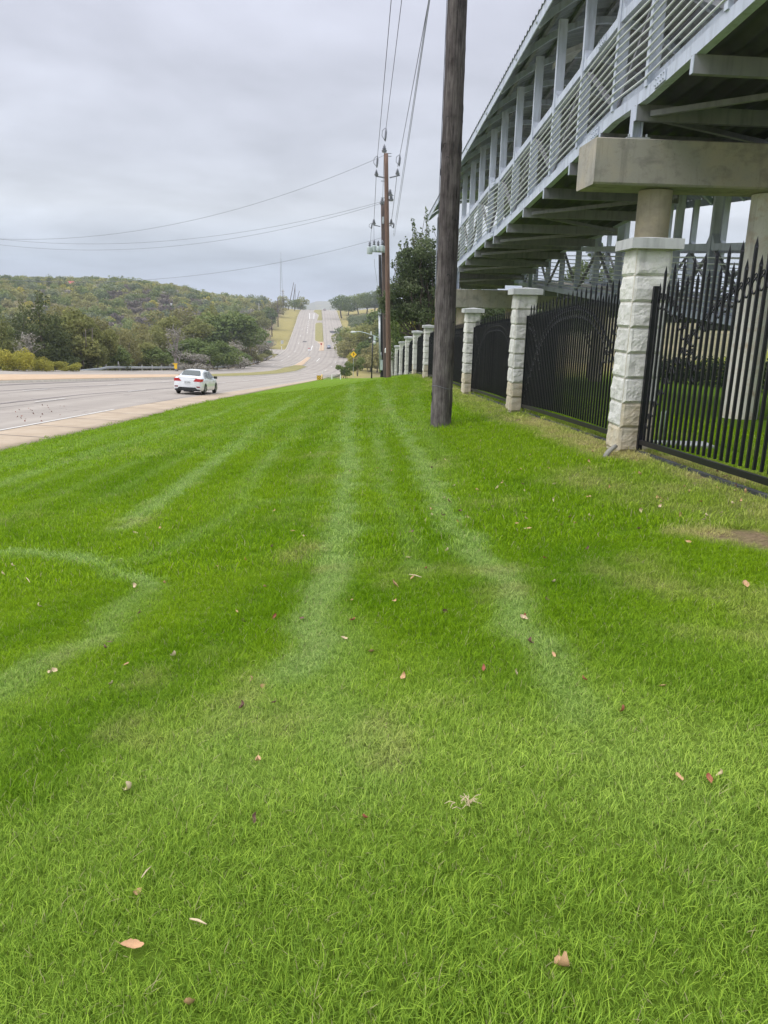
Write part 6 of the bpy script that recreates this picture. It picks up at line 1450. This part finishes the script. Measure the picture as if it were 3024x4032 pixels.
            mb = MB(); mb.tube([(s*.80, yy, .325), (s*.8815, yy, .325)], .37, 22, True); mb.v = [(x, y, max(z, .235)) for x, y, z in mb.v]; part('wheel_arch', mb, MAT['trim'])
    mb = MB(); mb.prism([(-.62, -.03, .30), (.62, -.03, .30), (.50, -.03, .44), (-.50, -.03, .44)], (0, .12, 0)); mb.box((0, .10, .27), (1.5, .2, .08)); part('lower_bumper', mb, MAT['trim'])
    mb = MB(); mb.box((0, -.012, .74), (.33, .03, .17)); pl = part('number_plate', mb, MAT['plate'])
    mb = MB(); mb.bar((-.55, .035, .985), (.55, .035, .985), .03, .015); part('boot_seam', mb, MAT['rim'])
    mb = MB(); torus(.035, .008, 12, 4, (0, 0, 0), mb); mb.v = [(y, -.0, z) for x, y, z in mb.v]; mb.v = [(x, .03+y, .90+z) for x, y, z in mb.v]; part('badge', mb, MAT['rim'])
    mb = MB(); mb.tube([(-.5, -.0, .24), (-.5, .3, .24)], .035, 8); mb.box((0, .35, .24), (.5, .5, .14)); part('exhaust', mb, MAT['trim'])
    cu = bpy.data.curves.new('lettering', 'FONT'); cu.body = 'WF HB55'; cu.size = .085; cu.align_x = 'CENTER'; cu.align_y = 'CENTER'; cu.extrude = .001; cu.materials.append(MAT['trim'])
    tmp_ = bpy.data.objects.new('lettering', cu); lme = bpy.data.meshes.new_from_object(tmp_); bpy.data.objects.remove(tmp_); lo_ = bpy.data.objects.new('lettering', lme); COL.objects.link(lo_); lo_.parent = pl; lo_.location = (0, -.029, .735); lo_.rotation_euler = (PI/2, 0, 0)
    return t
car = make_car('parked_car', 'white saloon car with red tail lamps on the near carriageway beside the lawn', paint('white_car_paint', (.72, .74, .77)))
cx_ = Vector((at(736, 1535, 46.0).x, 46.0, 0)); yaw = math.radians(-4.5)
def place_car(t, x, y, yaw, up=.035):
    z0, z1 = float(H(x, y)), float(H(x, y+3)); zl, zr_ = float(H(x-.8, y)), float(H(x+.8, y)); t.location = (x, y, z0+up); t.rotation_euler = (math.atan2(z1-z0, 3), -math.atan2(zr_-zl, 1.6), yaw)
place_car(car, cx_.x, cx_.y, math.radians(-1.0)); car.name = 'white_car'
silver = paint('silver_blue_car_paint', (.30, .36, .46)); pink = paint('grey_car_paint', (.34, .31, .33))
def recolour(t, m):
    for c in t.children:
        if c.name.startswith(('body', 'door_handle')): c.data = c.data.copy(); c.data.materials[0] = m
c2 = copy_tree(car); c2['label'] = 'small silver blue car climbing the far hill in the right-hand lanes'; c2.name = 'distant_car'; recolour(c2, silver); q = hit(1295, 1374); place_car(c2, q.x, q.y, math.radians(5), .05)
c3 = copy_tree(car); c3['label'] = 'tiny grey car at the crest of the far hill beside the median'; c3.name = 'distant_car'; recolour(c3, pink); place_car(c3, at(1278, 1218, 618).x, 618, math.radians(5), .05)

# ------------------------------------------------------------------ fallen leaves and litter on the lawn
LM = [mat('dry_leaf_tan', (.50, .30, .16), .7, var=.25, vscale=60), mat('dry_leaf_pale', (.58, .46, .30), .7, var=.2, vscale=60), mat('dry_leaf_brown', (.15, .08, .06), .75, var=.3, vscale=60), mat('dry_leaf_red', (.32, .10, .06), .7, var=.3, vscale=60)]
def leaf_mesh(seed, m):
    # oval leaf, edges rolled up and tip curled over, with a stalk
    r = np.random.default_rng(seed); V = []; Fc = []; n = 9; roll = r.uniform(.5, 1.5); w0 = r.uniform(.26, .40); curl = r.uniform(.3, 1.4)
    for i in range(n+1):
        f = i/n; w_ = w0*(math.sin(PI*min(.98, f*.96+.02))**.7)*(1+.10*math.sin(f*23+seed)); a = curl*(f-.4)*max(0, f-.4)*3; x = f-.5 if f < .4 else -.1+(f-.4)*math.cos(a); z = .10*f+max(0, f-.4)*math.sin(a)*1.1
        for s in (-1, -.55, 0, .55, 1): t_ = s*roll; V.append((x+r.normal(0, .008), w_*math.sin(t_)/max(roll, .6), z+w_*(1-math.cos(t_))*.9+(.0 if s else -.015)+r.normal(0, .008)))
    for i in range(n):
        for j in range(4): a = i*5+j; Fc.append((a, a+1, a+6, a+5))
    b0 = len(V); V += [(-.48, .015, .0), (-.48, -.015, .0), (-.85, .03, .10)]; Fc.append((b0, b0+1, b0+2))
    me = bpy.data.meshes.new('fallen_leaf'); me.from_pydata(V, [], Fc); me.materials.append(m); me.shade_smooth(); return me
LVS = [[leaf_mesh(k*5+q, LM[k]) for q in range(3)] for k in range(4)]
def leaf(u, v, kind, L_, label, ang=None, lift=.022):
    p = hit(u, v)
    if p is None: return
    q = int(R7.integers(0, 3)); o = link_mesh('fallen_leaf', LVS[kind][q], None, p+Vector((0, 0, lift))); o.scale = (L_, L_, L_)
    o.rotation_euler = (R7.normal(0, .45), R7.normal(0, .45), R7.uniform(0, 6.28) if ang is None else ang)
    return tag(o, label, 'leaf', 'fallen leaves on the lawn')
big = [((1210, 2103), 0, .075, 'large tan curled leaf in the right foreground grass'), ((285, 2060), 0, .070, 'light brown folded leaf low on the left beside a bare spot'), ((410, 2188), 0, .065, 'orange brown curled leaf at the bottom edge'), ((297, 1941), 0, .038, 'small orange leaf left of centre in the foreground'),
 ((281, 1716), 1, .062, 'pale narrow leaf standing on edge at left'), ((558, 1652), 0, .045, 'flat tan leaf left of the centre track'), ((524, 1538), 2, .055, 'dark curled leaf with a purple tint left of the centre track'), ((565, 1492), 0, .048, 'tan and brown folded leaf above the dark curled one'),
 ((592, 1528), 2, .035, 'small brown leaf right of the dark curled one'), ((546, 1785), 2, .045, 'dull brown leaf sunk in the grass at centre left'), ((788, 1780), 3, .04, 'faint reddish leaf near the middle of the foreground'), ((1465, 1694), 0, .045, 'rusty leaf at right foreground'), ((1530, 1697), 3, .04, 'reddish leaf right of the rusty one'), ((1554, 1687), 1, .035, 'small pale leaf near the right edge of the foreground'),
 ((1346, 1546), 3, .05, 'red brown curled leaf right of the right-hand track'), ((1145, 1397), 2, .06, 'dark dry leaf with pale edge on the right-hand track'), ((1044, 1457), 3, .05, 'red brown leaf with a cream edge right of centre'), ((869, 1474), 0, .05, 'small orange leaf between the two tracks'), ((852, 1270), 0, .075, 'longest tan leaf between the tracks at mid distance'), ((892, 1255), 0, .05, 'tan leaf just above the longest one'),
 ((761, 1348), 3, .05, 'rusty leaf on the centre track'), ((742, 1388), 1, .045, 'white papery scrap on the centre track'), ((1610, 1272), 0, .065, 'broad orange leaf at the right edge'), ((1487, 1177), 0, .05, 'tan leaf near the bare earth patch'), ((1290, 1164), 1, .06, 'pale tan rounded leaf right of the dark grass'), ((1267, 1193), 2, .05, 'dark and tan leaf below the pale rounded one'),
 ((1262, 1478), 3, .035, 'tiny red leaf on the right-hand track'), ((1430, 1493), 0, .04, 'small tan leaf alone at right'), ((1113, 1462), 1, .035, 'narrow cream leaf right of centre'), ((962, 1327), 2, .04, 'small purple brown leaf at the centre'), ((1131, 1344), 1, .055, 'cream upright leaf above the dark dry one'), ((755, 1023), 1, .07, 'pale crumpled leaf high on the centre track'),
 ((292, 1156), 1, .06, 'cream and brown leaf above the curved mark at left'), ((294, 1274), 1, .06, 'pale leaf on the curved mark at left'), ((86, 1317), 1, .05, 'cream leaf near the left edge'), ((238, 1395), 2, .05, 'dark leaf in the lush grass at left'), ((229, 1408), 2, .04, 'second dark leaf in the lush grass at left'), ((585, 1187), 2, .06, 'dark brown leaf left of the centre track at mid distance'), ((529, 1216), 3, .055, 'reddish leaf beneath the dark brown one'), ((592, 1210), 0, .04, 'small light leaf right of the reddish one'),
 ((526, 1350), 2, .04, 'dark speck of a leaf in the lush band'), ((592, 1340), 3, .05, 'red brown leaf at the edge of the lush band'), ((573, 1275), 0, .045, 'thin orange leaf at the edge of the lush band'), ((653, 1343), 2, .035, 'small brown leaf left of the centre track'), ((355, 1265), 0, .045, 'orange leaf right of the curved mark'), ((6, 1246), 1, .06, 'cream leaf cut by the left edge'), ((28, 1228), 1, .05, 'light leaf close to the left edge')]
for (u, v), k, L_, lab in big: leaf(u*S_, v*S_, k, L_*.88, lab)
def lwhere(u, v, kd):
    c = ('small tan leaf', 'small cream leaf', 'small dark brown leaf', 'small reddish leaf')[kd]
    if u > 1450: p_ = 'near the right edge of the lawn'
    elif u > 1280: p_ = 'below the nearest white pillar'
    elif u > 1120: p_ = 'before the panel left of the nearest pillar'
    elif u > 1000: p_ = 'right of the near wooden pole foot'
    elif u > 880: p_ = 'under the near wooden pole'
    elif u > 700: p_ = 'between the two wheel tracks'
    elif u > 420: p_ = 'left of the centre wheel track'
    else: p_ = 'on the left part of the lawn'
    q_ = ', among the farthest' if v < 960 else ', at middle distance' if v < 1060 else ', among the nearer ones'
    return c+' '+p_+q_
for i in range(150):
    if i < 105: u, v = R7.uniform(930, 1630), 1000+R7.uniform(-.6, 1)*150+0
    else: u, v = R7.uniform(20, 1250), R7.uniform(880, 1500)
    if i < 105 and v < 930+(u-930)*.14: continue
    kd = int(R7.choice(4, p=[.35, .3, .25, .1])); leaf(u*S_, v*S_, kd, R7.uniform(.03, .055), lwhere(u, v, kd))
# twigs, dead grass knot, root
def twig(u0, v0, u1, v1, r_, m, label, lift=.035, nm='twig'):
    a, b_ = hit(u0, v0), hit(u1, v1); a.z += lift; b_.z += lift; mid_ = a.lerp(b_, .5)+Vector((0, 0, .004)); mb = MB(); mb.tube([a, mid_, b_], [r_*.6, r_, r_*.4], 5); t = mb.build(nm, m, None, True); return tag(t, label, 'twig', 'twigs on the lawn')
twig(750, 3658, 815, 3680, .004, LM[1], 'cream bare twig lying left of centre in the foreground')
twig(560, 1900*S_*1.0+30, 600, 1880*S_+20, .0025, LM[1], 'thin yellow stalk curving in the left foreground')
twig(1610, 2280, 1660, 2292, .004, LM[1], 'thin pale stalk between the tracks'); twig(105, 2290, 120, 2310, .004, LM[1], 'pale stalk by the left edge')
kn = hit(1005*S_, 1752*S_); t = thing('dead_grass_knot', tuple(kn), 'knot of bleached dead grass stems in the right foreground', 'grass knot')
mb = MB(); 
for k in range(16):
    a = kn+Vector((R7.normal(0, .012), R7.normal(0, .012), .03)); d = Vector((R7.normal(0, 1), R7.normal(0, 1), abs(R7.normal(0, .4)))).normalized(); mb.tube([a, a+d*.02+Vector((0, 0, .008)), a+d*R7.uniform(.03, .05)], [.0016, .0014, .0008], 4)
mb.build('stems', LM[1], t)['kind'] = 'stuff'
c = pillars[0].location; rt = thing('root_stub', (c.x-.36, c.y-.40, float(H(c.x-.36, c.y-.4))), 'short grey root stub at the foot of the nearest pillar', 'root'); mb = MB(); q = Vector(rt.location); mb.tube([q+Vector((-.06, -.06, .0)), q+Vector((.0, .0, .07)), q+Vector((.10, .06, .13))], [.035, .032, .026], 8); mb.build('root', MAT['grey_wood'], rt, True)
# small leaves blown against the road seam
for i in range(30):
    u, v = R7.uniform(60, 340), R7.uniform(1600, 1665)
    if v > 1700-(u*.2): continue
    p = hit(u, v)
    o = link_mesh('fallen_leaf', LVS[2 if i % 2 else 3][i % 3], None, p+Vector((0, 0, .05))); s = R7.uniform(.05, .10); o.scale = (s, s, s); o.rotation_euler = (R7.normal(0, .3), R7.normal(0, .3), R7.uniform(0, 6))
    tag(o, ('dark' if i % 2 else 'reddish')+' dry leaf blown onto the grey road slab, '+('near the left edge' if u < 150 else 'in the middle of the group' if u < 240 else 'nearest the car'), 'leaf', 'leaves on the road')

# bare soil at the right edge
def soil_patch(u, v, rx, ry, name='bare_soil'):
    c = hit(u, v); V = []; Fc = []; n = 26
    V.append((c.x, c.y, c.z+.03)); rr = np.random.default_rng(int(u))
    for k in range(1, 5):
        for j in range(n):
            a = 2*PI*j/n; f = k/4*(1+.2*math.sin(3*a+1)+.1*rr.normal()); x, y = c.x+rx*f*math.cos(a), c.y+ry*f*math.sin(a); V.append((x, y, float(H(x, y))+(.016, .013, .006, -.01)[k-1]+rr.normal(0, .006)))
    for j in range(n): Fc.append((0, 1+j, 1+(j+1) % n))
    for k in range(3):
        for j in range(n): Fc.append((1+k*n+j, 1+(k+1)*n+j, 1+(k+1)*n+(j+1) % n, 1+k*n+(j+1) % n))
    me = bpy.data.meshes.new(name); me.from_pydata(V, [], Fc); me.materials.append(MAT['dirt']); me.shade_smooth(); tag(link_mesh(name, me), kind='structure')


# ------------------------------------------------------------------ air
mb = MB(); mb.add([(x, y, z) for z in (-60, 75) for y in (-260, 9200) for x in (-6800, 6800)], [(0, 2, 3, 1), (4, 5, 7, 6), (0, 1, 5, 4), (2, 6, 7, 3), (0, 4, 6, 2), (1, 3, 7, 5)])
hm = bpy.data.materials.new('haze_air'); hm.use_nodes = True; t = hm.node_tree; t.nodes.clear(); ho = N(t, 'ShaderNodeOutputMaterial'); vp = N(t, 'ShaderNodeVolumePrincipled'); vp.inputs['Color'].default_value = (.84, .90, 1.0, 1); vp.inputs['Density'].default_value = 0.00028; vp.inputs['Anisotropy'].default_value = .1
t.links.new(vp.outputs[0], ho.inputs['Volume'])
tag(mb.build('haze', hm), kind='stuff')
